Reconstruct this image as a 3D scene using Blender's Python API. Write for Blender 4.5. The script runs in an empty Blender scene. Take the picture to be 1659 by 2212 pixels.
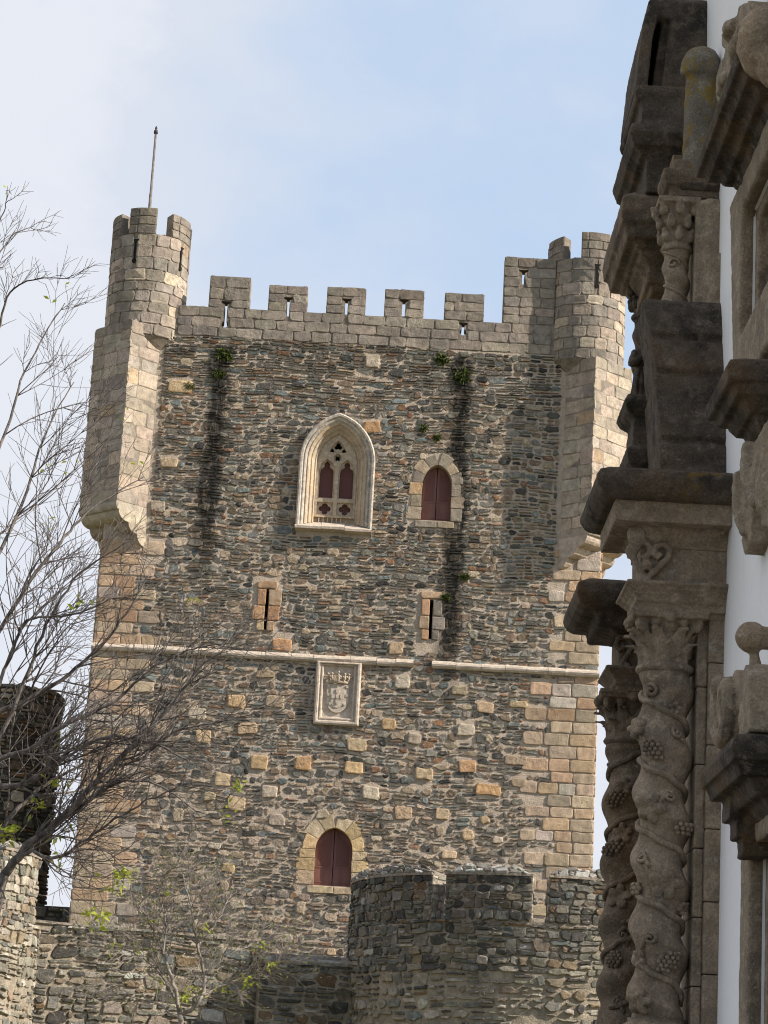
import bpy, math, random
from mathutils import Vector, Matrix, noise
from mathutils.geometry import tessellate_polygon
sin, cos, pi, rad = math.sin, math.cos, math.pi, math.radians
C = bpy.context.scene.collection
SC = bpy.context.scene

# ------------------------------------------------------------------ camera
F, CX, CY, PITCH, ROLL, EYE = 5146.0, 829.5, 1106.0, rad(14.4), rad(3.15), 1.6
cam = bpy.data.cameras.new('camera'); cam.sensor_fit = 'VERTICAL'; cam.sensor_height = 36.0
cam.lens = F / 2212.0 * 36.0; cam.clip_start = 0.1; cam.clip_end = 4000
co = bpy.data.objects.new('camera', cam); C.objects.link(co)
_r, _f, _u = Vector((1, 0, 0)), Vector((0, cos(PITCH), sin(PITCH))), Vector((0, -sin(PITCH), cos(PITCH)))
_ri = _r * cos(ROLL) + _u * sin(ROLL); _ui = _u * cos(ROLL) - _r * sin(ROLL)
co.matrix_world = Matrix(((_ri.x, _ui.x, -_f.x, 0), (_ri.y, _ui.y, -_f.y, 0), (_ri.z, _ui.z, -_f.z, EYE), (0, 0, 0, 1)))
SC.camera = co
def ray(px, py):
    dx, dy = px - CX, CY - py
    x = dx * cos(ROLL) - dy * sin(ROLL); y = dx * sin(ROLL) + dy * cos(ROLL)
    return _f * F + _r * x + _u * y
def at(px, py, Y):
    v = ray(px, py); return Vector((0, 0, EYE)) + v * (Y / v.y)
def ax(px, py, X):
    v = ray(px, py); return Vector((0, 0, EYE)) + v * (X / v.x)

# ------------------------------------------------------------------ world, sun, exposure
SUN = Vector((0.793, -0.248, 0.556)).normalized()
w = bpy.data.worlds.new('World'); SC.world = w; w.use_nodes = True
nt = w.node_tree; N = nt.nodes; L = nt.links; N.clear()
def nd(t, **k):
    n = N.new(t)
    for a, b in k.items(): setattr(n, a, b)
    return n
sky = nd('ShaderNodeTexSky'); sky.sky_type = 'NISHITA'; sky.sun_disc = False
sky.sun_elevation = math.asin(SUN.z); sky.sun_rotation = math.atan2(SUN.x, SUN.y); sky.altitude = 700
tc = nd('ShaderNodeTexCoord')
def vnoise(scale, detail, rough, off):
    mp = nd('ShaderNodeMapping'); mp.inputs['Location'].default_value = off
    mp.inputs['Scale'].default_value = (1, 1, 1.5)
    L.new(tc.outputs['Generated'], mp.inputs['Vector'])
    n = nd('ShaderNodeTexNoise'); n.inputs['Scale'].default_value = scale
    n.inputs['Detail'].default_value = detail; n.inputs['Roughness'].default_value = rough
    n.inputs['Distortion'].default_value = 0.4
    L.new(mp.outputs[0], n.inputs['Vector']); return n.outputs['Fac']
def mth(op, a, b=None, clamp=False):
    n = nd('ShaderNodeMath'); n.operation = op; n.use_clamp = clamp
    for i, v in enumerate((a, b)):
        if v is None: continue
        if isinstance(v, (int, float)): n.inputs[i].default_value = v
        else: L.new(v, n.inputs[i])
    return n.outputs[0]
big = vnoise(6.5, 8, 0.56, (3.1, 1.7, 0.4)); small = vnoise(17, 6, 0.55, (0.2, 5.0, 2.0))
gap = ray(1330, 230).normalized()                      # the opening in the cloud, upper right
dt = nd('ShaderNodeVectorMath'); dt.operation = 'DOT_PRODUCT'; dt.inputs[1].default_value = gap
L.new(tc.outputs['Generated'], dt.inputs[0])
near = nd('ShaderNodeMapRange'); near.interpolation_type = 'SMOOTHSTEP'
near.inputs['From Min'].default_value = cos(rad(14.0)); near.inputs['From Max'].default_value = 1.0
near.inputs['To Min'].default_value = 0.0; near.inputs['To Max'].default_value = 0.52
L.new(dt.outputs['Value'], near.inputs['Value'])
cl = mth('ADD', mth('MULTIPLY', big, 0.75), mth('MULTIPLY', small, 0.28))
cl = mth('SUBTRACT', cl, near.outputs[0])
bank = Vector((-0.70, 0.42, 0.58)).normalized()                     # the bank of cloud stands in this quarter; the rest of the sky is clearer
d2 = nd('ShaderNodeVectorMath'); d2.operation = 'DOT_PRODUCT'; d2.inputs[1].default_value = bank
L.new(tc.outputs['Generated'], d2.inputs[0])
far_ = nd('ShaderNodeMapRange'); far_.interpolation_type = 'SMOOTHSTEP'
far_.inputs['From Min'].default_value = cos(rad(80)); far_.inputs['From Max'].default_value = cos(rad(60))
far_.inputs['To Min'].default_value = 0.75; far_.inputs['To Max'].default_value = 0.0
L.new(d2.outputs['Value'], far_.inputs['Value'])
cl = mth('SUBTRACT', cl, far_.outputs[0])
cm = nd('ShaderNodeMapRange'); cm.interpolation_type = 'SMOOTHSTEP'
cm.inputs['From Min'].default_value = -0.22; cm.inputs['From Max'].default_value = 0.50
L.new(cl, cm.inputs['Value'])
cr = nd('ShaderNodeMix', data_type='RGBA')
cr.inputs[6].default_value = (0.57, 0.745, 1.0, 1); cr.inputs[7].default_value = (0.88, 0.915, 1.0, 1)
L.new(cm.outputs[0], cr.inputs[0])
bgs = nd('ShaderNodeBackground'); bgs.inputs['Strength'].default_value = 0.10; L.new(sky.outputs[0], bgs.inputs['Color'])
bgc = nd('ShaderNodeBackground'); bgc.inputs['Strength'].default_value = 0.61; L.new(cr.outputs[2], bgc.inputs['Color'])
cov = nd('ShaderNodeMapRange'); cov.inputs['To Min'].default_value = 0.0; cov.inputs['To Max'].default_value = 1.0
L.new(cm.outputs[0], cov.inputs['Value'])
veil = nd('ShaderNodeMapRange'); veil.interpolation_type = 'SMOOTHSTEP'      # thin high veil of cloud around the bank
veil.inputs['From Min'].default_value = cos(rad(76)); veil.inputs['From Max'].default_value = cos(rad(60)); veil.inputs['To Max'].default_value = 0.9
L.new(d2.outputs['Value'], veil.inputs['Value'])
mx = nd('ShaderNodeMixShader'); L.new(mth('MAXIMUM', cov.outputs[0], veil.outputs[0]), mx.inputs[0]); L.new(bgs.outputs[0], mx.inputs[1]); L.new(bgc.outputs[0], mx.inputs[2])
ow = nd('ShaderNodeOutputWorld'); L.new(mx.outputs[0], ow.inputs['Surface'])
sd = bpy.data.lights.new('sun', 'SUN'); sd.energy = 5.0; sd.angle = rad(0.5); sd.color = (1.0, 0.93, 0.82)
so = bpy.data.objects.new('sun', sd); C.objects.link(so); so.rotation_euler = SUN.to_track_quat('Z', 'Y').to_euler(); so.location = (40, -10, 60)
SC.view_settings.view_transform = 'Standard'; SC.view_settings.look = 'None'
SC.cycles.filter_width = 1.05
SC.view_settings.exposure = 0.58; SC.view_settings.gamma = 1.0; SC.view_settings.use_curve_mapping = False

# ------------------------------------------------------------------ materials
class NT:
    def __init__(s, name):
        s.m = bpy.data.materials.new(name); s.m.use_nodes = True; s.t = s.m.node_tree; s.n = s.t.nodes; s.l = s.t.links
        s.b = s.n['Principled BSDF']; s.b.inputs['Specular IOR Level'].default_value = 0.25
        s.tc = s.n.new('ShaderNodeTexCoord')
    def noise(s, scale, detail=6, rough=0.6, stretch=(1, 1, 1), dist=0.0):
        mp = s.n.new('ShaderNodeMapping'); mp.inputs['Scale'].default_value = stretch; s.l.new(s.tc.outputs['Object'], mp.inputs[0])
        n = s.n.new('ShaderNodeTexNoise'); n.inputs['Scale'].default_value = scale; n.inputs['Detail'].default_value = detail
        n.inputs['Roughness'].default_value = rough; n.inputs['Distortion'].default_value = dist
        s.l.new(mp.outputs[0], n.inputs['Vector']); return n.outputs['Fac']
    def vor(s, scale, feature='F1'):
        n = s.n.new('ShaderNodeTexVoronoi'); n.feature = feature; n.inputs['Scale'].default_value = scale
        s.l.new(s.tc.outputs['Object'], n.inputs['Vector']); return n.outputs['Distance']
    def rng(s, v, a, b, c=0.0, d=1.0, smooth=True):
        n = s.n.new('ShaderNodeMapRange'); n.interpolation_type = 'SMOOTHSTEP' if smooth else 'LINEAR'
        for k, x in zip(('From Min', 'From Max', 'To Min', 'To Max'), (a, b, c, d)): n.inputs[k].default_value = x
        s.l.new(v, n.inputs['Value']); return n.outputs[0]
    def math(s, op, a, b=None, clamp=False):
        n = s.n.new('ShaderNodeMath'); n.operation = op; n.use_clamp = clamp
        for i, v in enumerate((a, b)):
            if v is None: continue
            if isinstance(v, (int, float)): n.inputs[i].default_value = v
            else: s.l.new(v, n.inputs[i])
        return n.outputs[0]
    def mix(s, f, a, b, kind='MIX'):
        n = s.n.new('ShaderNodeMix'); n.data_type = 'RGBA'; n.blend_type = kind
        for i, v in ((0, f), (6, a), (7, b)):
            if isinstance(v, (int, float)): n.inputs[i].default_value = v
            elif isinstance(v, tuple): n.inputs[i].default_value = (*v, 1)
            else: s.l.new(v, n.inputs[i])
        return n.outputs[2]
    def attr(s, name='Col'):
        n = s.n.new('ShaderNodeAttribute'); n.attribute_name = name; return n.outputs['Color']
    def xyz(s):
        n = s.n.new('ShaderNodeSeparateXYZ'); s.l.new(s.tc.outputs['Object'], n.inputs[0]); return n.outputs
    def bump(s, h, dist, strength=1.0):
        n = s.n.new('ShaderNodeBump'); n.inputs['Distance'].default_value = dist; n.inputs['Strength'].default_value = strength
        s.l.new(h, n.inputs['Height']); s.l.new(n.outputs[0], s.b.inputs['Normal'])
    def done(s, col, rough=0.9):
        if isinstance(col, tuple): s.b.inputs['Base Color'].default_value = (*col, 1)
        else: s.l.new(col, s.b.inputs['Base Color'])
        if isinstance(rough, (int, float)): s.b.inputs['Roughness'].default_value = rough
        else: s.l.new(rough, s.b.inputs['Roughness'])
        return s.m
KY = 79.0
# dark water stains running down from the two drains of the keep (shape of their own)
STAINS = [(at(482, 745, KY), at(436, 1215, KY), 0.50), (at(1003, 770, KY), at(962, 1480, KY), 0.48)]
def stain_mask(s):
    x, y, z = s.xyz(); nz = s.noise(2.3, 6, 0.7, (1, 1, 0.45)); out = None
    for a, b, wd in STAINS:
        k = (b.x - a.x) / (b.z - a.z)
        line = s.math('ADD', s.math('MULTIPLY', z, k), a.x - k * a.z)
        d = s.math('ABSOLUTE', s.math('SUBTRACT', x, line))
        d = s.math('ADD', d, s.math('MULTIPLY', s.math('SUBTRACT', nz, 0.5), 0.9))
        m = s.math('MULTIPLY', s.rng(d, 0.12, wd + .08, 1.0, 0.0), s.rng(s.noise(3.0, 7, 0.75, (2.2, 2.2, 0.35)), 0.30, 0.52, 0.45, 1.0))
        m = s.math('MULTIPLY', m, s.rng(z, b.z - 1.5, b.z + 2.0)); m = s.math('MULTIPLY', m, s.rng(z, a.z - 0.1, a.z + 0.1, 1.0, 0.0))
        out = m if out is None else s.math('MAXIMUM', out, m)
    return out
def stone_mat(name, var=(0.65, 1.25), scale=7.0, bump=0.03, stains=False, smear=None, tint=None, blot=0.45, grime=0.0):
    s = NT(name)
    c = s.attr()
    n1 = s.noise(scale, 8, 0.65); n2 = s.noise(scale * 5.3, 4, 0.6)
    v = s.math('MULTIPLY', s.rng(n1, 0.25, 0.75, var[0], var[1], False), s.rng(n2, 0.2, 0.8, 0.82, 1.15, False))
    cc = s.n.new('ShaderNodeCombineColor')
    for i in range(3): s.l.new(v, cc.inputs[i])
    c = s.mix(1.0, c, cc.outputs[0], 'MULTIPLY')
    # pale lichen and grey weathering blotches
    lz = s.noise(1.1, 7, 0.7)
    c = s.mix(s.rng(lz, 0.50, 0.74, 0.0, blot), c, tint or (0.30, 0.27, 0.23))
    if grime:
        gz = s.noise(0.7, 9, 0.72, (1.3, 1.3, 0.8)); c = s.mix(s.rng(gz, 0.42, 0.66, 0.0, grime), c, (0.12, 0.105, 0.088))
        gy = s.noise(4.0, 8, 0.75); c = s.mix(s.rng(gy, 0.54, 0.70, 0.0, 0.5 * grime), c, (0.12, 0.108, 0.092))
    if smear:                                                       # mortar smeared over the faces and edges of the stones
        sm = s.noise(5.5, 9, 0.78, (1, 1, 1.6)); c = s.mix(s.rng(sm, 0.565, 0.635, 0.0, 0.85), c, smear)
    if stains:
        c = s.mix(s.math('MULTIPLY', stain_mask(s), 0.95), c, (0.020, 0.018, 0.015))
    h = s.math('ADD', s.math('MULTIPLY', n1, 0.8), s.math('MULTIPLY', n2, 0.35))
    s.bump(h, bump)
    return s.done(c, 0.92)
M = {}
M['rubble'] = stone_mat('schist_rubble', (0.45, 1.6), 7.0, 0.08, True, (0.45, 0.365, 0.28))
M['rubble_old'] = stone_mat('old_schist_rubble', (0.45, 1.6), 8.0, 0.08, False, (0.42, 0.35, 0.265))
M['ashlar'] = stone_mat('granite_ashlar', (0.52, 1.36), 4.6, 0.06, False, None, (0.36, 0.31, 0.25), 0.35, 0.55)
M['ashlar_clean'] = stone_mat('pale_granite_ashlar', (0.56, 1.34), 4.6, 0.06, False, None, (0.46, 0.39, 0.29), 0.35, 0.30)
M['quoin'] = stone_mat('warm_granite', (0.56, 1.34), 4.6, 0.06, False, None, (0.42, 0.34, 0.26), 0.5, 0.18)
def mortar_mat(name, col, dark, stains):
    s = NT(name); n1 = s.noise(3.1, 8, 0.7); n2 = s.noise(22, 6, 0.65)
    c = s.mix(s.rng(n1, 0.3, 0.72), dark, col); c = s.mix(s.rng(n2, 0.35, 0.75, 0.0, 0.4), c, tuple(x * 0.55 for x in col))
    if stains: c = s.mix(s.math('MULTIPLY', stain_mask(s), 0.93), c, (0.030, 0.026, 0.021))
    s.bump(s.math('ADD', n1, n2), 0.06)
    return s.done(c, 0.95)
M['mortar'] = mortar_mat('lime_mortar', (0.61, 0.50, 0.395), (0.40, 0.32, 0.245), True)
M['mortar_ash'] = mortar_mat('ashlar_joint', (0.17, 0.145, 0.115), (0.08, 0.07, 0.058), False)
M['mortar_old'] = mortar_mat('smeared_mortar', (0.50, 0.415, 0.31), (0.20, 0.17, 0.13), False)
M['mortar_dark'] = mortar_mat('dark_joint', (0.10, 0.088, 0.07), (0.04, 0.035, 0.03), False)
def carved(name, base, dark, warm=None, lich=0.0, bump=0.045):
    s = NT(name); n1 = s.noise(2.2, 8, 0.68); n2 = s.noise(45, 5, 0.7); n3 = s.noise(8, 6, 0.65)
    c = s.mix(s.rng(n1, 0.34, 0.68), dark, base)
    if warm: c = s.mix(s.rng(s.noise(1.3, 5, 0.6, (1, 1, 0.7)), 0.48, 0.7, 0, 0.7), c, warm)
    c = s.mix(s.rng(n3, 0.46, 0.66, 0.0, 0.6), c, tuple(x * 1.45 for x in base)); c = s.mix(s.rng(n2, 0.30, 0.72, 0.0, 0.6), c, tuple(x * 0.3 for x in base)); c = s.mix(s.rng(s.noise(70, 3, 0.6), 0.60, 0.72, 0.0, 0.6), c, tuple(min(.5, x * 2.3) for x in base))
    c = s.mix(s.rng(s.noise(6.5, 9, 0.78), 0.585, 0.64, 0.0, 0.4), c, tuple(min(.5, x * 1.9 + .03) for x in base))
    if lich: c = s.mix(s.rng(s.math('MULTIPLY', s.noise(11, 8, 0.75), s.rng(s.noise(1.7, 4, 0.6), 0.42, 0.66)), 0.49 - lich * 0.14, 0.60 - lich * 0.14, 0, 0.75), c, (0.17, 0.10, 0.02))
    if lich > 1: c = s.mix(s.rng(s.noise(7, 8, 0.72, (1, 1, 0.7)), 0.50, 0.60, 0, 0.85), c, (0.25, 0.165, 0.03))
    s.bump(s.math('ADD', s.math('MULTIPLY', n2, 0.4), s.math('MULTIPLY', n3, 0.9)), bump)
    return s.done(c, 0.93)
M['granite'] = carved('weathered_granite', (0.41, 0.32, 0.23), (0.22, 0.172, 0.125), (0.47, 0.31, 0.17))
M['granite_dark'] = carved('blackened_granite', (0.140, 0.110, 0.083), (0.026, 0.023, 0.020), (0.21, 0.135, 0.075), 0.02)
M['granite_mid'] = carved('brown_granite', (0.25, 0.19, 0.135), (0.115, 0.09, 0.067), (0.31, 0.20, 0.11))
M['granite_pale'] = carved('grey_granite', (0.40, 0.32, 0.23), (0.235, 0.19, 0.138), (0.44, 0.31, 0.19))
M['granite_lichen'] = carved('lichened_granite', (0.25, 0.22, 0.175), (0.14, 0.12, 0.095), None, 1.35)
M['limestone'] = carved('carved_limestone', (0.58, 0.46, 0.33), (0.42, 0.33, 0.24), (0.62, 0.42, 0.22), 0, 0.014)
M['limestone_grey'] = carved('weathered_limestone', (0.60, 0.52, 0.43), (0.30, 0.265, 0.225), None, 0, 0.014)
M['sillstone'] = carved('pale_string_stone', (0.62, 0.52, 0.42), (0.48, 0.39, 0.31), None, 0, 0.012)
s = NT('white_limewash'); n1 = s.noise(0.9, 7, 0.65, (1, 1, 0.35)); n2 = s.noise(7, 6, 0.6)
c = s.mix(s.rng(n1, 0.45, 0.8, 0, 0.25), (0.85, 0.85, 0.86), (0.64, 0.635, 0.635)); c = s.mix(s.rng(s.noise(2.2, 7, 0.7, (1, 3, 0.12)), 0.56, 0.75, 0, 0.35), c, (0.50, 0.48, 0.46))
s.bump(n2, 0.01); M['white'] = s.done(c, 0.85)
s = NT('red_painted_wood'); n1 = s.noise(3, 6, 0.6, (1, 1, 0.2)); n2 = s.noise(30, 4, 0.6, (1, 1, 0.1))
c = s.mix(s.rng(n1, 0.3, 0.7), (0.15, 0.066, 0.056), (0.22, 0.108, 0.09)); s.bump(n2, 0.004); M['red'] = s.done(c, 0.6)
s = NT('red_lattice'); x, y, z = s.xyz()
def tri(v, k): return s.math('ABSOLUTE', s.math('SINE', s.math('MULTIPLY', v, k)))
a1 = tri(s.math('ADD', x, z) , 58.0); a2 = tri(s.math('SUBTRACT', x, z), 58.0)
hole = s.rng(s.math('MULTIPLY', a1, a2), 0.45, 0.75, 0.0, 0.8)
c = s.mix(hole, (0.20, 0.09, 0.078), (0.03, 0.012, 0.012)); s.bump(s.math('MULTIPLY', hole, -1.0), 0.01); M['lattice'] = s.done(c, 0.7)
M['dark'] = NT('recess_shade').done((0.012, 0.011, 0.010), 1.0)  # near-black colour that stands in for the shade inside holes
s = NT('pole_metal'); M['pole'] = s.done(s.mix(s.rng(s.noise(6, 5, 0.6), 0.35, 0.65), (0.20, 0.17, 0.14), (0.11, 0.10, 0.095)), 0.6)
s = NT('dark_iron'); M['iron'] = s.done((0.045, 0.042, 0.042), 0.6)
s = NT('tree_bark'); c = s.mix(s.rng(s.noise(9, 6, 0.65, (1, 1, 0.4)), 0.35, 0.7), (0.075, 0.062, 0.055), (0.23, 0.195, 0.175)); s.bump(s.noise(40, 4, 0.6, (1, 1, 0.3)), 0.01); M['bark'] = s.done(c, 0.9)
def leafm(name, a, b):
    s = NT(name); c = s.mix(s.rng(s.noise(14, 3, 0.5), 0.35, 0.65), a, b)
    s.done(c, 0.6); s.b.inputs['Transmission Weight'].default_value = 0.0
    tr = s.n.new('ShaderNodeBsdfTranslucent'); s.l.new(c, tr.inputs['Color'])
    ms = s.n.new('ShaderNodeMixShader'); ms.inputs[0].default_value = 0.4
    s.l.new(s.b.outputs[0], ms.inputs[1]); s.l.new(tr.outputs[0], ms.inputs[2]); s.l.new(ms.outputs[0], s.n['Material Output'].inputs['Surface'])
    return s.m
M['leaf'] = leafm('yellow_green_leaf', (0.27, 0.33, 0.03), (0.40, 0.40, 0.07))
s = NT('pale_bark'); c = s.mix(s.rng(s.noise(9, 6, 0.65, (1, 1, 0.4)), 0.35, 0.7), (0.17, 0.14, 0.12), (0.33, 0.29, 0.25)); M['pale_bark'] = s.done(c, 0.9)
M['olive'] = leafm('olive_leaf', (0.10, 0.12, 0.03), (0.17, 0.17, 0.05))
M['moss'] = leafm('wall_moss', (0.05, 0.075, 0.015), (0.09, 0.11, 0.025))
s = NT('dry_grass'); c = s.mix(s.rng(s.noise(0.35, 8, 0.7), 0.35, 0.65), (0.10, 0.11, 0.035), (0.19, 0.155, 0.09)); s.bump(s.noise(8, 6, 0.7), 0.05); M['grass'] = s.done(c, 0.95)
s = NT('granite_paving'); c = s.mix(s.rng(s.noise(1.2, 8, 0.65), 0.3, 0.7), (0.16, 0.145, 0.125), (0.26, 0.235, 0.2)); s.bump(s.vor(3.5), 0.03); M['paving'] = s.done(c, 0.9)
s = NT('clay_tiles'); c = s.mix(s.rng(s.noise(2, 6, 0.6), 0.3, 0.7), (0.30, 0.12, 0.06), (0.40, 0.20, 0.11)); M['tile'] = s.done(c, 0.9)
s = NT('window_glass'); M['glass'] = s.done((0.03, 0.035, 0.04), 0.15)

# ------------------------------------------------------------------ mesh helpers
class MB:
    def __init__(s): s.v = []; s.f = []; s.c = []; s.cc = (0.26, 0.215, 0.17)
    def add(s, vs, fs, col=None):
        b = len(s.v); s.v.extend(tuple(p) for p in vs); s.f.extend(tuple(i + b for i in f) for f in fs)
        s.c.extend([col or s.cc] * len(vs)); return b
    def box(s, x0, x1, y0, y1, z0, z1, col=None):
        s.add([(x0, y0, z0), (x1, y0, z0), (x1, y1, z0), (x0, y1, z0), (x0, y0, z1), (x1, y0, z1), (x1, y1, z1), (x0, y1, z1)],
              [(0, 3, 2, 1), (4, 5, 6, 7), (0, 1, 5, 4), (1, 2, 6, 5), (2, 3, 7, 6), (3, 0, 4, 7)], col)
    def rings(s, R, close=True, cap=True, col=None):           # loft a list of equal rings
        n = len(R[0]); vs = [p for r in R for p in r]; fs = []
        for i in range(len(R) - 1):
            for j in range(n if close else n - 1):
                k = (j + 1) % n; fs.append((i * n + j, i * n + k, (i + 1) * n + k, (i + 1) * n + j))
        if cap and close: fs.append(tuple(range(n))[::-1]); fs.append(tuple((len(R) - 1) * n + j for j in range(n)))
        s.add(vs, fs, col)
    def tube(s, pts, rr, n=6, cap=True, col=None):
        pts = [Vector(p) for p in pts]; R = []; up = None
        for i, p in enumerate(pts):
            d = (pts[min(i + 1, len(pts) - 1)] - pts[max(i - 1, 0)])
            d = d.normalized() if d.length > 1e-9 else Vector((0, 0, 1))
            if up is None: up = d.orthogonal().normalized()
            up = (up - d * up.dot(d)); up = up.normalized() if up.length > 1e-6 else d.orthogonal().normalized()
            q = d.cross(up); r = rr[i] if isinstance(rr, (list, tuple)) else rr
            R.append([p + (up * cos(2 * pi * j / n) + q * sin(2 * pi * j / n)) * r for j in range(n)])
        s.rings(R, True, cap, col)
    def lathe(s, c, prof, n=32, a0=0.0, a1=2 * pi, col=None):   # prof: (r, z) closed solid of revolution, ends capped
        full = abs(a1 - a0 - 2 * pi) < 1e-6
        R = [[(c[0] + r * sin(a0 + (a1 - a0) * j / (n if full else n - 1)), c[1] - r * cos(a0 + (a1 - a0) * j / (n if full else n - 1)), c[2] + z) for j in range(n)] for r, z in prof]
        s.rings(R, True, True, col)
    def sphere(s, c, r, n=10, m=7, sc=(1, 1, 1), col=None):
        c = Vector(c)
        s.rings([[c + Vector((r * sc[0] * sin(pi * (i + .02) / (m + .04)) * cos(2 * pi * j / n), r * sc[1] * sin(pi * (i + .02) / (m + .04)) * sin(2 * pi * j / n), -r * sc[2] * cos(pi * (i + .02) / (m + .04)))) for j in range(n)] for i in range(m + 1)], True, True, col)
    def plate(s, outer, holes, fm, h0, h1, col=None):          # polygon with holes, extruded between heights h0 and h1
        loops = [outer] + holes
        tri = tessellate_polygon([[Vector((a, b, 0)) for a, b in lp] for lp in loops])
        flat = [p for lp in loops for p in lp]; n = len(flat)
        vs = [fm(a, b, h0) for a, b in flat] + [fm(a, b, h1) for a, b in flat]; fs = []
        for t in tri: fs.append(tuple(t)); fs.append(tuple(i + n for i in t[::-1]))
        b = 0
        for lp in loops:
            m = len(lp)
            for i in range(m): j = (i + 1) % m; fs.append((b + i, b + j, b + j + n, b + i + n))
            b += m
        s.add(vs, fs, col)
    def stone(s, poly, fm, h, col, inset=0.03, emb=0.06, tilt=(0, 0)):
        cu = sum(p[0] for p in poly) / len(poly); cv = sum(p[1] for p in poly) / len(poly)
        def ring(ins, hh, t):
            o = []
            for u, v in poly:
                d = math.hypot(cu - u, cv - v) + 1e-6; k = min(0.55, ins / d); u2 = u + (cu - u) * k; v2 = v + (cv - v) * k
                o.append(fm(u2, v2, hh + (t[0] * (u2 - cu) + t[1] * (v2 - cv))))
            return o
        R = [ring(0, -emb, (0, 0)), ring(inset * 0.12, h * 0.45, tilt), ring(inset * 0.55, h * 0.9, tilt), ring(inset * 1.6, h, tilt)]
        n = len(poly); vs = [p for r in R for p in r]; fs = []
        for i in range(3):
            for j in range(n): k = (j + 1) % n; fs.append((i * n + j, i * n + k, (i + 1) * n + k, (i + 1) * n + j))
        fs.append(tuple(3 * n + j for j in range(n))); s.add(vs, fs, col)
    def build(s, name, m, parent=None, smooth=False):
        me = bpy.data.meshes.new(name); me.from_pydata(s.v, [], s.f); me.update()
        a = me.attributes.new('Col', 'FLOAT_COLOR', 'POINT'); a.data.foreach_set('color', [x for c in s.c for x in (*c[:3], 1.0)])
        me.materials.append(m if not isinstance(m, str) else M[m])
        import bmesh
        bm = bmesh.new(); bm.from_mesh(me); bmesh.ops.recalc_face_normals(bm, faces=bm.faces); bm.to_mesh(me); bm.free()
        if smooth:
            for p in me.polygons: p.use_smooth = True
        o = bpy.data.objects.new(name, me); C.objects.link(o)
        if parent: o.parent = parent
        return o
def tag(o, label=None, cat=None, group=None, kind=None):
    for k, v in (('label', label), ('category', cat), ('group', group), ('kind', kind)):
        if v: o[k] = v
    return o
def thing(name, label, cat, loc=(0, 0, 0), group=None):
    o = bpy.data.objects.new(name, None); C.objects.link(o); o.empty_display_size = 0.5; o.location = loc
    return tag(o, label, cat, group)
CLOUD = {}
def weather(o, voxel, strength, size):                          # worn stone: voxel remesh and a little procedural displacement
    r = o.modifiers.new('worn', 'REMESH'); r.mode = 'VOXEL'; r.voxel_size = voxel; r.use_smooth_shade = True
    if size not in CLOUD:
        t = bpy.data.textures.new('worn_%s' % size, 'CLOUDS'); t.noise_scale = size; t.noise_depth = 3; CLOUD[size] = t
    d = o.modifiers.new('chips', 'DISPLACE'); d.texture = CLOUD[size]; d.strength = strength; d.mid_level = 0.5; d.texture_coords = 'GLOBAL'
    return o
def rect_poly(u0, u1, v0, v1, j, rc, R):
    w, h = u1 - u0, v1 - v0; rc = min(rc, w * .32, h * .32)
    P = [(u0 + rc, v0), (u1 - rc, v0), (u1, v0 + rc), (u1, v1 - rc), (u1 - rc, v1), (u0 + rc, v1), (u0, v1 - rc), (u0, v0 + rc)]
    if w > 1.6 * h:
        P.insert(5, ((u0 + u1) / 2, v1)); P.insert(1, ((u0 + u1) / 2, v0))
    ju, jv = min(j, w * .14), min(j, h * .17)
    return [(a + R.uniform(-ju, ju), b + R.uniform(-jv, jv)) for a, b in P]
def free(a, b, ex):
    iv = [(a, b)]
    for e0, e1 in ex:
        o = []
        for p, q in iv:
            if e1 <= p or e0 >= q: o.append((p, q)); continue
            if e0 > p: o.append((p, e0))
            if e1 < q: o.append((e1, q))
        iv = o
    return [i for i in iv if i[1] - i[0] > 0.05]
def masonry(mb, fm, U0, U1, V0, V1, R, colf, course=(.3, .46), cell=(.35, .95), gap=.03, h=(.03, .08), layers=(.25, .45, .3), jit=.03, rc=.04, excl=None, warp=0.0, tilt=.12, snap=False, inset=.03):
    v = V0; first = True
    wf = (lambda u, v: warp * (sin(u * 1.1 + v * .7) * .5 + sin(u * .37 - v * 1.3 + 1.) * .6 + sin(u * 2.9 + 2. + v * .2) * .25)) if warp else (lambda u, v: 0.0)
    fw = lambda u, vv, hh: fm(u, vv + wf(u, vv), hh)
    while v < V1 - .06:
        ch = R.uniform(*course)
        if snap: n = max(1, round((V1 - v) / ch)); ch = (V1 - v) / n
        ch = min(ch, V1 - v)
        if V1 - (v + ch) < course[0] * .5: ch = V1 - v
        ex = excl(v, v + ch) if excl else []
        for a, b in free(U0, U1, ex):
            u = a; off = True
            while u < b - .03:
                cw = R.uniform(*cell) * (R.uniform(.5, 1) if off else 1); off = False
                if b - (u + cw) < cell[0] * .7: cw = b - u
                k = R.random(); nl = 1 if k < layers[0] else 2 if k < layers[0] + layers[1] else 3
                if ch < .2: nl = 1
                cuts = [0.0] + sorted(R.uniform(i / nl - .12 / nl, i / nl + .12 / nl) for i in range(1, nl)) + [1.0]
                for i in range(nl):
                    a0, a1 = v + ch * cuts[i], v + ch * cuts[i + 1]
                    sub = [(u, u + cw)]
                    if nl > 1 and cw > .5 and R.random() < .55:
                        m = u + cw * R.uniform(.35, .65); sub = [(u, m), (m, u + cw)]
                    for s0, s1 in sub:
                        g = gap * R.uniform(.6, 1.5) * .5
                        if s1 - s0 < 2.5 * g or a1 - a0 < 2.5 * g: continue
                        hh = R.uniform(*h)
                        mb.stone(rect_poly(s0 + g, s1 - g, a0 + g, a1 - g, jit, rc, R), fw, hh, colf((s0 + s1) / 2, (a0 + a1) / 2, R, s1 - s0, a1 - a0), inset, .06, (R.uniform(-tilt, tilt) * .5, R.uniform(-tilt, tilt)))
                u += cw
        v += ch
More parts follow.
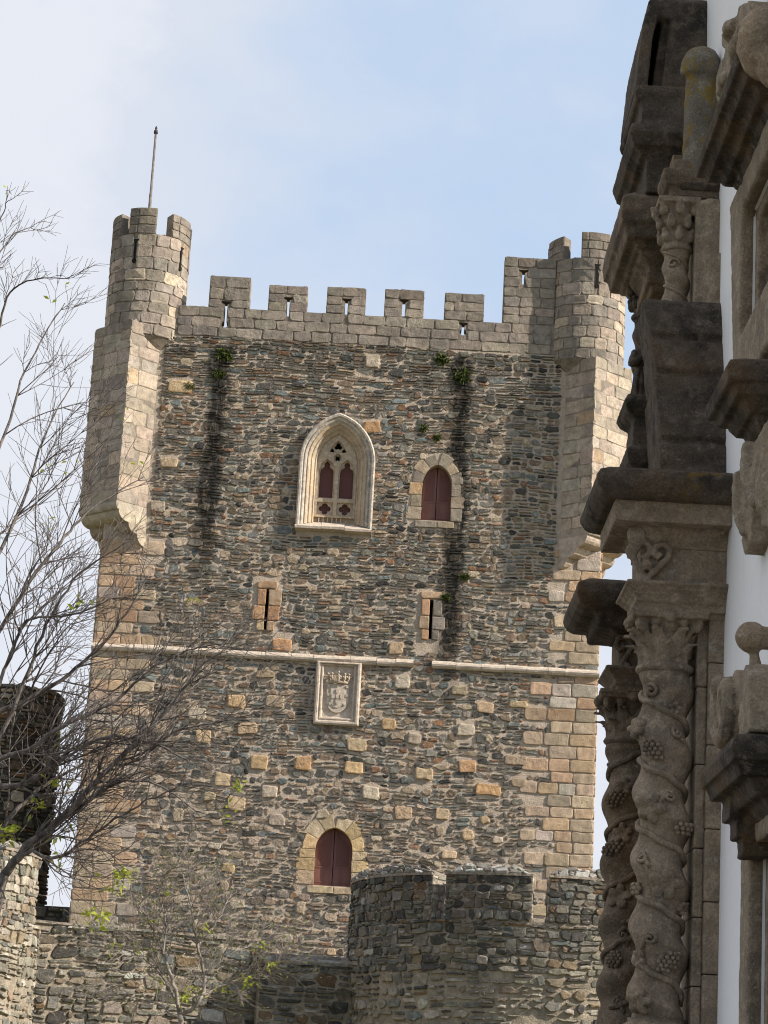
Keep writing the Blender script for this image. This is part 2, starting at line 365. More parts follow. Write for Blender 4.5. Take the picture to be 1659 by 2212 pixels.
def pick(R, pal):
    t = R.random() * sum(p[0] for p in pal)
    for wgt, c in pal:
        t -= wgt
        if t <= 0: break
    k = R.uniform(.8, 1.2); return tuple(max(0.01, x * k * R.uniform(.97, 1.03)) for x in c)
SCHIST = [(32, (.190, .172, .143)), (22, (.082, .077, .068)), (13, (.155, .170, .160)), (24, (.215, .158, .110)), (7, (.21, .118, .07)), (8, (.36, .285, .20)), (6, (.042, .040, .037))]
ASHLAR = [(44, (.310, .256, .206)), (34, (.290, .244, .200)), (16, (.335, .278, .220)), (6, (.26, .224, .188))]
BART = [(44, (.425, .345, .268)), (30, (.395, .328, .263)), (16, (.45, .362, .275)), (6, (.34, .288, .24)), (4, (.45, .325, .21))]
QUOIN = [(32, (.47, .322, .205)), (32, (.48, .362, .25)), (18, (.47, .39, .32)), (8, (.43, .27, .165)), (10, (.39, .30, .215))]
ORANGE = [(3, (.47, .285, .165)), (2, (.46, .33, .21)), (1, (.42, .24, .13))]

# ------------------------------------------------------------------ ground
g = MB(); S = 1200.0
g.add([(-S, -S, 0), (S, -S, 0), (S, S, 0), (-S, S, 0)], [(0, 1, 2, 3)]); tag(g.build('ground', 'grass'), kind='structure')
g = MB(); g.add([(-9, -20, .004), (2.4, -20, .004), (2.4, 46, .004), (-9, 46, .004)], [(0, 1, 2, 3)]); tag(g.build('pavement', 'paving'), kind='structure')

# ------------------------------------------------------------------ the keep
XL, XR, KD, KT = -9.55, 7.5, 17.0, 27.85
keep = thing('stone_keep', 'tall square castle keep of dark rubble with two round corner turrets and battlements', 'castle keep', (0, 0, 0))
FR = lambda u, v, h: (u, KY - h, v)
R = random.Random(11)
def arch(wd, zs, c, zb, cx, n=12, flat=False):                     # pointed arch outline from lower right over the apex to lower left
    h = math.sqrt((wd + c) ** 2 - c * c); a1 = math.atan2(h, c); P = [(cx + wd, zb)]
    for i in range(n + 1):
        a = a1 * i / n; P.append((cx - c + (wd + c) * cos(a), zs + (wd + c) * sin(a)))
    return P + [(2 * cx - x, z) for x, z in P[-2::-1]]
def cfor(wd, h): return (h * h - wd * wd) / (2 * wd)
# openings: gothic window, upper arched window, lower arched door window
GX, GZB, GZS, GW, GH = -1.70, 21.12, 23.55, 1.31, 1.72
GC = cfor(GW, GH)
UX, UZB, UZS, UW, UH = 1.77, 21.68, 23.0, 0.50, 0.66
DX, DZB, DZS, DW, DH = -1.045, 9.10, 10.28, 0.615, 0.74
SL = [(at(575.5, 1316, KY).x, 17.56, 18.97), (at(930.5, 1338, KY).x, 17.55, 18.92)]
def arch_iv(wd, zs, c, zb, cx, v0, v1):
    if v1 < zb or v0 > zs + math.sqrt((wd + c) ** 2 - c * c): return None
    z = max(min((v0 + v1) / 2, v1), zs) - zs
    hw = math.sqrt(max(0, (wd + c) ** 2 - z * z)) - c
    return (cx - hw, cx + hw) if hw > 0.02 else None
# quoin courses of both corners
def quoin_rows(z0, z1, lo, hi):
    z = z0; rows = []; k = 0
    while z < z1 - .1:
        hgt = R.uniform(.36, .46)
        if z + hgt > z1 - .2: hgt = z1 - z
        rows.append((z, z + hgt, (lo + (hi - lo) * (.9 if k % 2 else .15)) + R.uniform(-.25, .25))); z += hgt; k += 1
    return rows
QL = quoin_rows(0, 20.4, 1.2, 2.2); QR = quoin_rows(0, 16.55, 1.3, 2.35) + quoin_rows(16.95, 20.9, .85, 1.7)
BLK = []                                                          # squared tan blocks scattered in the rubble
def try_block(x, z, wd, hg, col):
    for b in BLK:
        if abs(b[0] - x) < (b[2] + wd) / 2 + .25 and abs(b[1] - z) < (b[3] + hg) / 2 + .18: return
    if abs(x - DX) < 1.7 and 8.4 < z < 12.2: return
    if abs(x + 1.22) < 1.5 and z > 14.0 and z < 17: return
    BLK.append((x, z, wd, hg, col))
TAN = [(30, (.48, .35, .22)), (20, (.46, .38, .29)), (14, (.43, .26, .135)), (10, (.50, .35, .19))]
for px, py in ((535, 1572), (597, 1600), (560, 1648), (740, 1470), (870, 1472), (840, 1565), (895, 1597), (1007, 1580), (1048, 1530), (955, 1550), (770, 1612), (510, 1512), (645, 1550), (765, 1660), (670, 1716), (915, 1670), (960, 1697), (1010, 1655), (1055, 1705), (1008, 1723), (480, 1685), (582, 1710), (510, 1735), (598, 1770), (740, 1725), (800, 1712), (872, 1755), (465, 1650), (540, 1745), (705, 1770), (955, 1755), (440, 1590), (425, 1540), (820, 1480), (905, 1500), (805, 920), (390, 835), (365, 1000), (805, 780), (610, 1395), (855, 1400), (912, 1425), (572, 1378), (340, 1095), (930, 1735), (1045, 1660), (560, 1610), (655, 1650)):
    p = at(px, py, KY); try_block(p.x, p.z, R.uniform(.5, .68) if R.random() < .8 else .85, R.uniform(.40, .5), pick(R, TAN))
for i in range(420):
    z = R.uniform(5, 16.2); x = R.uniform(-7.2, 5.0)
    if R.random() < .2: try_block(x, z, R.uniform(.3, .8), R.uniform(.26, .46), pick(R, TAN + [(60, (.36, .28, .19))]))
def kex(v0, v1):
    ex = []
    if v1 > 20.4: ex.append((XL, -7.95)); ex.append((5.92, XR))
    for z0, z1, wd in QL:
        if z1 > v0 + .03 and z0 < v1 - .03: ex.append((XL, XL + wd))
    for z0, z1, wd in QR:
        if z1 > v0 + .03 and z0 < v1 - .03: ex.append((XR - wd, XR))
    for cx, z0, z1 in SL:
        if v1 > z0 - .1 and v0 < z1 + .25: ex.append((cx - .48, cx + .48))
    for q in (arch_iv(GW - .06, GZS, GC, GZB + .1, GX, v0, v1), arch_iv(UW + .42, UZS, cfor(UW, UH), UZB - .02, UX, v0, v1), arch_iv(DW + .45, DZS, cfor(DW, DH), DZB - .1, DX, v0, v1)):
        if q: ex.append(q)
    if v1 > 14.6 and v0 < 16.5: ex.append((-1.98, -.46))
    if v1 > 16.5 and v0 < 16.8: ex.append((XL, XR)) if False else None
    for x, z, wd, hg, c in BLK:
        if v1 > z - hg / 2 + .1 and v0 < z + hg / 2 - .1: ex.append((x - wd / 2, x + wd / 2))
    return ex
def schist(u, v, R, w_, h_):
    c = pick(R, SCHIST)
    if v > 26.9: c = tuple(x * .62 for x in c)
    return c
wall = MB()
LOWER = [(26, (.225, .178, .132)), (22, (.165, .146, .118)), (16, (.29, .22, .155)), (16, (.085, .078, .068)), (10, (.37, .295, .215)), (8, (.25, .155, .095)), (5, (.16, .175, .165))]
def lower(u, v, R, w_, h_): return pick(R, LOWER if v < 11.4 or R.random() < (13.4 - v) / 2 else SCHIST)
masonry(wall, FR, XL, XR, 0, 12.6, R, lower, course=(.19, .34), cell=(.17, .52), gap=.056, h=(-.005, .06), layers=(.48, .46, .06), jit=.07, rc=.07, excl=kex, warp=.08, tilt=.25)
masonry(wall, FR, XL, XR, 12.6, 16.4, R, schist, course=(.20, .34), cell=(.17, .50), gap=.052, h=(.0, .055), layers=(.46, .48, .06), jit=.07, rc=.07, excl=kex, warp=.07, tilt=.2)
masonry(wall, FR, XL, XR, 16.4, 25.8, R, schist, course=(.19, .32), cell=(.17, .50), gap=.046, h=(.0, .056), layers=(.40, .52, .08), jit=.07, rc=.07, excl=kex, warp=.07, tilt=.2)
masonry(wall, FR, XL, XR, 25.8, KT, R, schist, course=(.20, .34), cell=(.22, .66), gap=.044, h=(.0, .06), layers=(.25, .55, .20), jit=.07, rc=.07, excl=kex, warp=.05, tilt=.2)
for x, z, wd, hg, c in BLK:
    wall.stone(rect_poly(x - wd / 2 + .02, x + wd / 2 - .02, z - hg / 2 + .02, z + hg / 2 - .02, .03, .06, R), lambda u, v, h: FR(u, v + .07 * (sin(u * 1.1 + v * .7) * .5 + sin(u * .37 - v * 1.3 + 1.) * .6 + sin(u * 2.9 + 2. + v * .2) * .25) * .6, h), R.uniform(.05, .09), c, .04)
wo = wall.build('rubble_facing', 'rubble', keep)
core = MB()
holes = [arch(GW - .2, GZS, GC, GZB + .12, GX)[:], arch(UW, UZS, cfor(UW, UH), UZB, UX), arch(DW, DZS, cfor(DW, DH), DZB, DX)]
for cx, z0, z1 in SL: holes.append([(cx + .055, z0), (cx + .055, z1), (cx - .055, z1), (cx - .055, z0)])
core.plate([(XL + .03, -.2), (XR - .03, -.2), (XR - .03, KT), (XL + .03, KT)], holes, FR, -.01, -.9)
core.box(XL + .03, XR - .03, KY + .9, KY + KD, -.2, KT - .02)
core.build('wall', 'mortar', keep)
# side walls of the keep: coarse rubble too
sd_ = MB()
masonry(sd_, lambda u, v, h: (XL + .03 - h, KY + KD - u, v), 0, KD - 1.2, 3, KT, R, schist, course=(.4, .6), cell=(.5, 1.3), gap=.05, h=(.02, .08), layers=(.2, .5, .3), warp=.07)
masonry(sd_, lambda u, v, h: (XR - .03 + h, KY + u, v), 1.2, KD, 3, KT, R, schist, course=(.4, .6), cell=(.5, 1.3), gap=.05, h=(.02, .08), layers=(.2, .5, .3), warp=.07)
sd_.build('side_facing', 'rubble', keep)
def rowblocks(mb, fm, a, b, z0, z1, R, pal, hh=(.02, .045)):
    n = max(1, round((b - a) / R.uniform(.6, .85))); cuts = [a] + [a + (b - a) * (i + R.uniform(-.18, .18)) / n for i in range(1, n)] + [b]
    for i in range(n): mb.stone(rect_poly(cuts[i] + .010, cuts[i + 1] - .010, z0 + .010, z1 - .010, .02, .055, R), fm, R.uniform(*hh), pick(R, pal), .035)
for rows, side in ((QL, -1), ([r for r in QR if r[1] < 16.7], 1), ([r for r in QR if r[0] > 16.7], 1)):
    q = MB()
    for z0, z1, wd in rows:
        if side < 0: rowblocks(q, FR, XL, XL + wd, z0, z1, R, QUOIN); rowblocks(q, lambda u, v, h: (XL - h, KY + u, v), 0.02, 1.2, z0, z1, R, QUOIN)
        else: rowblocks(q, FR, XR - wd, XR, z0, z1, R, QUOIN); rowblocks(q, lambda u, v, h: (XR + h, KY + u, v), 0.02, 1.2, z0, z1, R, QUOIN)
    q.build('quoins', 'quoin', keep)

# string course, with one block missing between the two lengths
def string(x0, x1):
    s_ = MB(); x = x0
    while x < x1 - .05:
        wd = R.uniform(.55, .95); wd = x1 - x if x1 - (x + wd) < .4 else wd; dz = R.uniform(-.012, .012)
        pr = [(-.05, 16.52), (.10, 16.54), (.15, 16.60), (.17, 16.66), (.14, 16.72), (.03, 16.80), (-.05, 16.82)]
        s_.rings([[(xx, KY - o - R.uniform(-.008, .008), z + dz) for o, z in pr] for xx in (x + .006, (x + x + wd) / 2, x + wd - .006)]); x += wd
    return s_.build('string_course', 'sillstone', keep)
string(XL - .04, at(893, 1437, KY).x); string(at(932, 1440, KY).x, XR + .04)

# arrow slits in squared surrounds
for cx, z0, z1 in SL:
    s_ = MB(); zz = [z0 - .05, z0 + .32, z1 - .58, z1]
    for i in range(3):
        wl, wr = R.uniform(.32, .5), R.uniform(.32, .5)
        if i == 0: wl, wr = .3, .3
        for a, b in ((cx - wl, cx - .05), (cx + .05, cx + wr)): s_.stone(rect_poly(a, b, zz[i] + .012, zz[i + 1] - .012, .012, .03, R), FR, .055, pick(R, ORANGE if cx < 0 or a < cx - .1 else [(1, (.24, .2, .17))]), .03)
    s_.stone(rect_poly(cx - .36, cx + .34, z1 + .012, z1 + .27, .02, .05, R), FR, .055, pick(R, QUOIN), .03)
    o = s_.build('arrow_slit', 'quoin', keep)
    d = MB(); d.box(cx - .05, cx + .05, KY + .5, KY + .55, z0, z1); d.build('opening', 'dark', o)  # near-black panel: the shade within the slit put in as colour

# arched windows with voussoirs and red shutters
def arched_window(wd, zs, hgt, zb, cx, pal, ring, kind):
    c = cfor(wd, hgt); s_ = MB()
    zz = [zb]
    while zz[-1] < zs - .25: zz.append(zz[-1] + R.uniform(.36, .5))
    zz[-1] = zs
    for i in range(len(zz) - 1):
        for sg in (-1, 1):
            e = ring * R.uniform(.75, 1.35)
            a, b = (cx + sg * wd, cx + sg * (wd + e)); a, b = min(a, b), max(a, b)
            s_.stone(rect_poly(a, b, zz[i] + .01, zz[i + 1] - .01, .012, .02, R), FR, .022, pick(R, pal), .02)
    rr = wd + c; a1 = math.atan2(hgt, c); k = 3
    for sg in (-1, 1):
        for i in range(k):
            t0, t1 = a1 * i / k + .006, a1 * (i + 1) / k - .004; e = ring * R.uniform(.8, 1.2); P = []
            for t in (t0, (t0 + t1) / 2, t1): P.append((cx + sg * (-c + rr * cos(t)), zs + rr * sin(t)))
            for t in (t1, (t0 + t1) / 2, t0): P.append((cx + sg * max(.012, -c + (rr + e) * cos(t)), zs + (rr + e) * sin(t)))
            s_.stone(P, FR, .022, pick(R, pal), .02)
    for a, b in ((cx - wd - .2, cx + .05), (cx + .07, cx + wd + .15)): s_.stone(rect_poly(a, b, zb - .26, zb - .02, .015, .03, R), FR, .05, pick(R, pal), .03)
    o = s_.build(kind, 'quoin', keep)
    rv = MB()                                                     # reveal lining
    P0 = arch(wd - .004, zs, c, zb + .004, cx); P1 = arch(wd - .004, zs, c, zb + .004, cx)
    rv.rings([[FR(x, z, .02) for x, z in P0], [FR(x, z, -.42) for x, z in P1]], False, False, pal[0][1]); rv.build('reveal', 'quoin', o)
    for sg in (-1, 1):                                            # two leaves
        half = [(x, z) for x, z in arch(wd - .01, zs, c, zb + .015, cx)]
        half = [p for p in half if (p[0] - cx) * sg >= .012]; apex = max(half, key=lambda p: p[1])
        poly = half + [(cx + sg * .012, apex[1] + .0), (cx + sg * .012, zb + .015)] if sg > 0 else [(cx - .012, zb + .015), (cx - .012, apex[1])] + half
        lf = MB(); lf.plate(poly, [], FR, -.30, -.35); leaf = lf.build('shutter', 'red', o)
        la = MB(); x0, x1 = cx + sg * .09, cx + sg * (wd - .1); x0, x1 = min(x0, x1), max(x0, x1); zl, zh = zb + (zs - zb) * .58, zs + hgt * .45
        top = [(x1, zh), (x0, zh)] if False else ([(x1, zh - .18), ((x0 + x1) / 2, zh + .03), (x0, zh + .12)] if sg > 0 else [(x1, zh + .12), ((x0 + x1) / 2, zh + .03), (x0, zh - .18)])
        la.plate([(x0, zl), (x1, zl)] + top, [], FR, -.29, -.30); la.build('lattice', 'lattice', leaf)
        for zz_ in (zb + .12, zb + (zs - zb) * .52): st = MB(); st.box(min(cx + sg * .03, cx + sg * (wd - .03)), max(cx + sg * .03, cx + sg * (wd - .03)), KY + .285, KY + .30, zz_, zz_ + .045); st.build('batten', 'red', leaf)
    return o
arched_window(UW, UZS, UH, UZB, UX, [(3, (.38, .30, .21)), (2, (.30, .25, .19)), (1, (.45, .30, .17))], .40, 'arched_window')
arched_window(DW, DZS, DH, DZB, DX, [(3, (.56, .39, .21)), (2, (.54, .42, .27)), (1, (.46, .34, .22))], .46, 'arched_doorway')

# gothic window
gw = MB()
prof = [(0.0, -.03), (0.0, .20), (.05, .25), (.11, .24), (.13, .19), (.15, .165), (.19, .185), (.23, .165), (.25, .11), (.27, .09), (.31, .105), (.35, .08), (.37, .0), (.40, -.03), (.44, -.02), (.48, -.06), (.50, -.15), (.53, -.17), (.57, -.16), (.60, -.22), (.61, -.46)]
R2 = random.Random(5)
gw.rings([[FR(x, z, o) for x, z in arch(GW - i, GZS, GC, GZB + .05 + i * .45, GX, 18)] for i, o in prof[9:]], False, False)
gf = gw.build('gothic_window', 'limestone', keep, False)
om = MB(); om.rings([[FR(x + R2.uniform(-.006, .006), z, o) for x, z in arch(GW - i, GZS, GC, GZB + .05 + i * .45, GX, 18)] for i, o in prof[:10]], False, False); om.build('outer_moulding', 'limestone_grey', gf)
gs = MB(); zs0 = GZB
pr = [(.30, zs0 - .02), (.31, zs0 + .06), (.24, zs0 + .11), (-.46, zs0 + .42), (-.5, zs0 - .05), (-.05, zs0 - .08)]
for a, b, dz in ((-GW, -.42, 0), (-.41, .38, .012), (.39, GW, -.02)):
    gs.rings([[(GX + a, KY - o, z + dz) for o, z in pr], [(GX + b, KY - o * (1 if b < 1 else .9), z + dz) for o, z in pr]])
gs.build('sill', 'sillstone', gf)
IW = GW - .60; TZB = GZB + .36
def circ(x, z, r, n=20, a0=0.0): return [(x + r * cos(a0 + 2 * pi * i / n), z + r * sin(a0 + 2 * pi * i / n)) for i in range(n)]
def foil(x, z, r, n=4, k=.42, a0=0.0):                              # multifoil outline
    P = []
    for i in range(64):
        a = 2 * pi * i / 64 + a0; P.append((x + r * (1 - k + k * abs(cos(n * (a - a0) / 2)) ** .6) * cos(a), z + r * (1 - k + k * abs(cos(n * (a - a0) / 2)) ** .6) * sin(a)))
    return P
def lancet(x, zb, wd, zs, h):                                       # lancet with a small trefoiled head
    P = [(x + wd, zb), (x + wd, zs), (x + wd * .86, zs + h * .30), (x + wd * .45, zs + h * .46), (x + wd * .36, zs + h * .56), (x + wd * .46, zs + h * .72), (x + wd * .25, zs + h * .92), (x, zs + h)]
    return P + [(2 * x - a, b) for a, b in P[-2::-1]]
tr = MB(); lx = .345
hol = [lancet(GX - lx, 22.37, .235, 23.28, .40), lancet(GX + lx, 22.37, .235, 23.28, .40), foil(GX - lx, 21.98, .205, 4, .35), foil(GX + lx, 21.98, .205, 4, .35),
       foil(GX, 23.79, .10, 4, .5, pi / 4), foil(GX, 24.22, .14, 3, .5, pi / 2), foil(GX - .24, 24.04, .11, 5, .2), foil(GX + .24, 24.04, .11, 5, .2),
       [(GX - .56, 23.62), (GX - .44, 23.88), (GX - .36, 23.93), (GX - .42, 23.76)], [(GX + .56, 23.62), (GX + .42, 23.76), (GX + .36, 23.93), (GX + .44, 23.88)]]
tr.plate(arch(IW + .03, GZS, GC, TZB, GX, 16), hol, FR, -.36, -.50)
hol2 = [[(GX + sg * .06, 22.32), (GX + sg * .62, 22.32), (GX + sg * .62, 23.3), (GX + sg * .53, 23.58), (GX + sg * .345, 23.74), (GX + sg * .14, 23.58), (GX + sg * .06, 23.3)] for sg in (-1, 1)] + \
       [[(GX + sg * .06, 21.74), (GX + sg * .62, 21.74), (GX + sg * .62, 22.20), (GX + sg * .06, 22.20)] for sg in (-1, 1)] + [circ(GX, 23.79, .135)]
tr.plate(arch(IW - .01, GZS, GC, 21.66, GX, 16)[:], hol2 + [[(GX - .30, 24.0), (GX, 24.08 - .13), (GX + .30, 24.0), (GX + .12, 24.32), (GX, 24.40), (GX - .12, 24.32)]], FR, -.27, -.355)
tr.build('tracery', 'limestone', gf)
bl = MB()
for i in range(6):
    x = GX - .52 + i * .15; bl.box(x - .02, x + .02, KY + .26, KY + .36, GZB + .30, GZB + .56)
bl.box(GX - IW, GX + IW, KY + .24, KY + .36, GZB + .53, GZB + .58); bl.build('blind_balustrade', 'limestone', gf)
for sg in (-1, 1):
    la = MB(); la.plate([(GX + sg * .02, 21.70), (GX + sg * .68, 21.70), (GX + sg * .66, 23.72), (GX + sg * .02, 23.72)][::sg], [], FR, -.505, -.54); la.build('shutter', 'lattice', gf)
bk = MB(); bk.plate(arch(GW - .25, GZS, GC, GZB + .15, GX), [], FR, -.75, -.80); bk.build('backing', 'dark', gf)

# coat of arms in its frame
af = MB(); ax0, ax1, az0, az1 = -1.98, -.46, 14.42, 16.56; acx = (ax0 + ax1) / 2
pf = [(0, -.02), (0, .16), (.05, .20), (.11, .20), (.13, .14), (.17, .12), (.20, .15), (.24, .14), (.27, .04), (.31, .02)]
af.rings([[FR(ax0 + i, az0 + i, o), FR(ax1 - i, az0 + i, o), FR(ax1 - i, az1 - i * .5, o), FR(ax0 + i, az1 - i * .5, o)] for i, o in pf], True, False)
af.box(ax0 + .3, ax1 - .3, KY - .03, KY + .02, az0 + .3, az1 - .14)
arms = af.build('coat_of_arms', 'sillstone', keep)
sh = MB()
def shield(cx, z1, wd, hg, n=9):
    P = [(cx - wd, z1), (cx - wd, z1 - hg * .45)]
    P += [(cx - wd * cos(pi / 2 * i / n), z1 - hg * .45 - hg * .55 * sin(pi / 2 * i / n) ** .9) for i in range(1, n)] + [(cx, z1 - hg)]
    P += [(2 * cx - x, z) for x, z in P[-2::-1]]; return P[::-1]
sz = 15.80
sh.plate(shield(acx, sz, .37, .95), [], FR, .02, .09); sh.plate(shield(acx, sz - .13, .235, .66), [], FR, .09, .115)
for dx, dz in ((0, -.24), (-.145, -.42), (0, -.42), (.145, -.42), (0, -.60)): sh.plate(shield(acx + dx, sz + dz + .08, .055, .15, 4), [], FR, .115, .145)
for dx, dz in ((-.30, -.065), (0, -.065), (.30, -.065), (-.24, -.66), (.24, -.66), (-.305, -.36), (.305, -.36)): sh.box(acx + dx - .035, acx + dx + .035, KY - .12, KY - .08, sz + dz - .04, sz + dz + .04)
sh.build('shield', 'sillstone', arms)
cw = MB(); zc = 15.86
cw.tube([FR(acx + .32 * sin(t), zc + .02, .03 + .13 * cos(t)) for t in [(-1.5 + 3.0 * i / 12) for i in range(13)]], .045, 6)
for i in range(5):
    t = -1.25 + 2.5 * i / 4; x, o = acx + .37 * sin(t), .04 + .14 * cos(t)
    cw.tube([FR(acx + .31 * sin(t), zc + .04, o), FR(x, zc + .16, o + .02), FR(x * 1.0 + .0, zc + .25 + (.05 if i == 2 else 0), o + .02)], [.035, .05, .02], 6)
    cw.sphere(FR(x, zc + .29 + (.06 if i == 2 else 0), o + .02), .045, 8, 5)
    for d_ in (-.06, .06): cw.sphere(FR(x + d_, zc + .20, o + .01), .04, 8, 5)
cw.build('crown', 'limestone', arms)
# parapet with merlons: closed wall with through cut loops
PT = .55
def crenel_z(x): return 28.93 + (28.98 - 28.93) * (x + 5) / 7
def bulb(cx, z0, ztop, w_=.05, r_=.12):                             # loop with a round foot, open at the top; runs right to left
    g_ = math.asin(w_ / r_); a0 = pi / 2 - g_; n = 14
    return [(cx + w_, ztop)] + [(cx + r_ * cos(a0 - (2 * pi - 2 * g_) * i / n), z0 + r_ * sin(a0 - (2 * pi - 2 * g_) * i / n)) for i in range(n + 1)] + [(cx - w_, ztop)]
def thead(cx, z1, zfoot, w_=.05, hd=.16):                           # cross shaped head, from left foot up and down to the right foot
    return [(cx - w_, zfoot), (cx - w_, z1 - .12), (cx - hd, z1 - .06), (cx - hd, z1), (cx + hd, z1), (cx + hd, z1 - .06), (cx + w_, z1 - .12), (cx + w_, zfoot)]
SLOT = []; tops = 28.94
for px, y0, y1, key in ((487, 700, 652, True), (622, 683, 643, False), (748, 679, 646, False), (872, 683, 648, False), (1001, 717, 682, True), (1131, 614, 584, False)):
    a, b = at(px, y0, KY), at(px, y1, KY); SLOT.append(((a.x + b.x) / 2, a.z, b.z + .03, key))
SLOT[4] = (SLOT[4][0], SLOT[4][1], tops - .06, True)
def slot_ex(v0, v1):
    ex = []
    for cx, z0, z1, key in SLOT:
        if v1 > z0 - (.12 if key else 0) and v0 < z1:
            q = .16 if (key and v0 < z0 + .1) or v1 > z1 - .02 else .07
            ex.append((cx - q, cx + q))
    return ex
pb = MB(); x0, x1 = -8.3, 6.2; zc0 = KT
out_ = [(x0, zc0), (x1, zc0), (x1, tops)]; hol = []
for cx, z0, z1, key in SLOT[::-1]:
    if z1 < tops: hol.append(bulb(cx, z0, z1 - .12)[:-1] + thead(cx, z1, z1 - .12)[1:-1][:])
    elif z0 < tops: out_ += bulb(cx, z0, tops) if key else [(cx + .05, tops), (cx + .05, z0), (cx - .05, z0), (cx - .05, tops)]
out_.append((x0, tops))
pb.plate(out_, hol, FR, -.02, -PT)
masonry(pb, FR, -7.55, 5.5, KT + .0, tops, R, lambda u, v, R, a, b: pick(R, ASHLAR), course=(.34, .42), cell=(.55, 1.1), gap=.016, h=(.0, .022), layers=(1, 0, 0), jit=.028, rc=.06, excl=slot_ex, tilt=.03, snap=True)
par = pb.build('parapet', 'ashlar', keep)
# back parapet, seen only from elsewhere
pk = MB(); pk.box(XL + 1, XR - 1, KY + KD - PT, KY + KD, KT - .02, 28.9); pk.box(XL + .05, XL + PT, KY + 1, KY + KD - .6, KT - .02, 28.9); pk.box(XR - PT, XR - .05, KY + 1, KY + KD - .6, KT - .02, 28.9)
pk.box(XL + .6, XR - .6, KY + .6, KY + KD - .6, KT - .4, KT + .02); pk.build('roof_terrace', 'ashlar', keep)
MER = [(452, 540, 597), (580, 664, 617), (706, 790, 621), (831, 916, 626), (961, 1046, 634), (1089, 1200, 557)]
for i, (a, b, yt) in enumerate(MER):
    xa, xb = at(a, (yt + 670) / 2, KY).x, at(b, (yt + 670) / 2, KY).x; zt = at((a + b) / 2, yt, KY).z; m_ = MB()
    z0 = tops
    outl = [(xa, z0)]; cut = []
    for cx, q0, q1, key in SLOT:
        if xa < cx < xb and q1 > tops:
            if q0 > tops: cut.append([(cx + .05, q0), (cx - .05, q0)] + thead(cx, q1, q0)[1:-1])
            else: outl += thead(cx, q1, z0)
    m_.plate(outl + [(xb, z0), (xb, zt), (xa, zt)], cut, FR, -.02, -PT)
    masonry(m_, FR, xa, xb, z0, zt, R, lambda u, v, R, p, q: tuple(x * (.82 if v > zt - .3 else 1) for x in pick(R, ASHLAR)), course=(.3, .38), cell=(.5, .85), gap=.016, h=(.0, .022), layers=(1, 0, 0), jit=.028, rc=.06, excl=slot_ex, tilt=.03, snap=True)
    masonry(m_, lambda u, v, h: (xb - .01 + h, KY + u, v), 0.02, PT, z0, zt, R, lambda u, v, R, p, q: pick(R, ASHLAR), course=(.3, .38), cell=(.5, .85), gap=.02, h=(.01, .02), layers=(1, 0, 0), jit=.01, rc=.03, tilt=.02, snap=True)
    m_.build('merlon', 'ashlar', par)

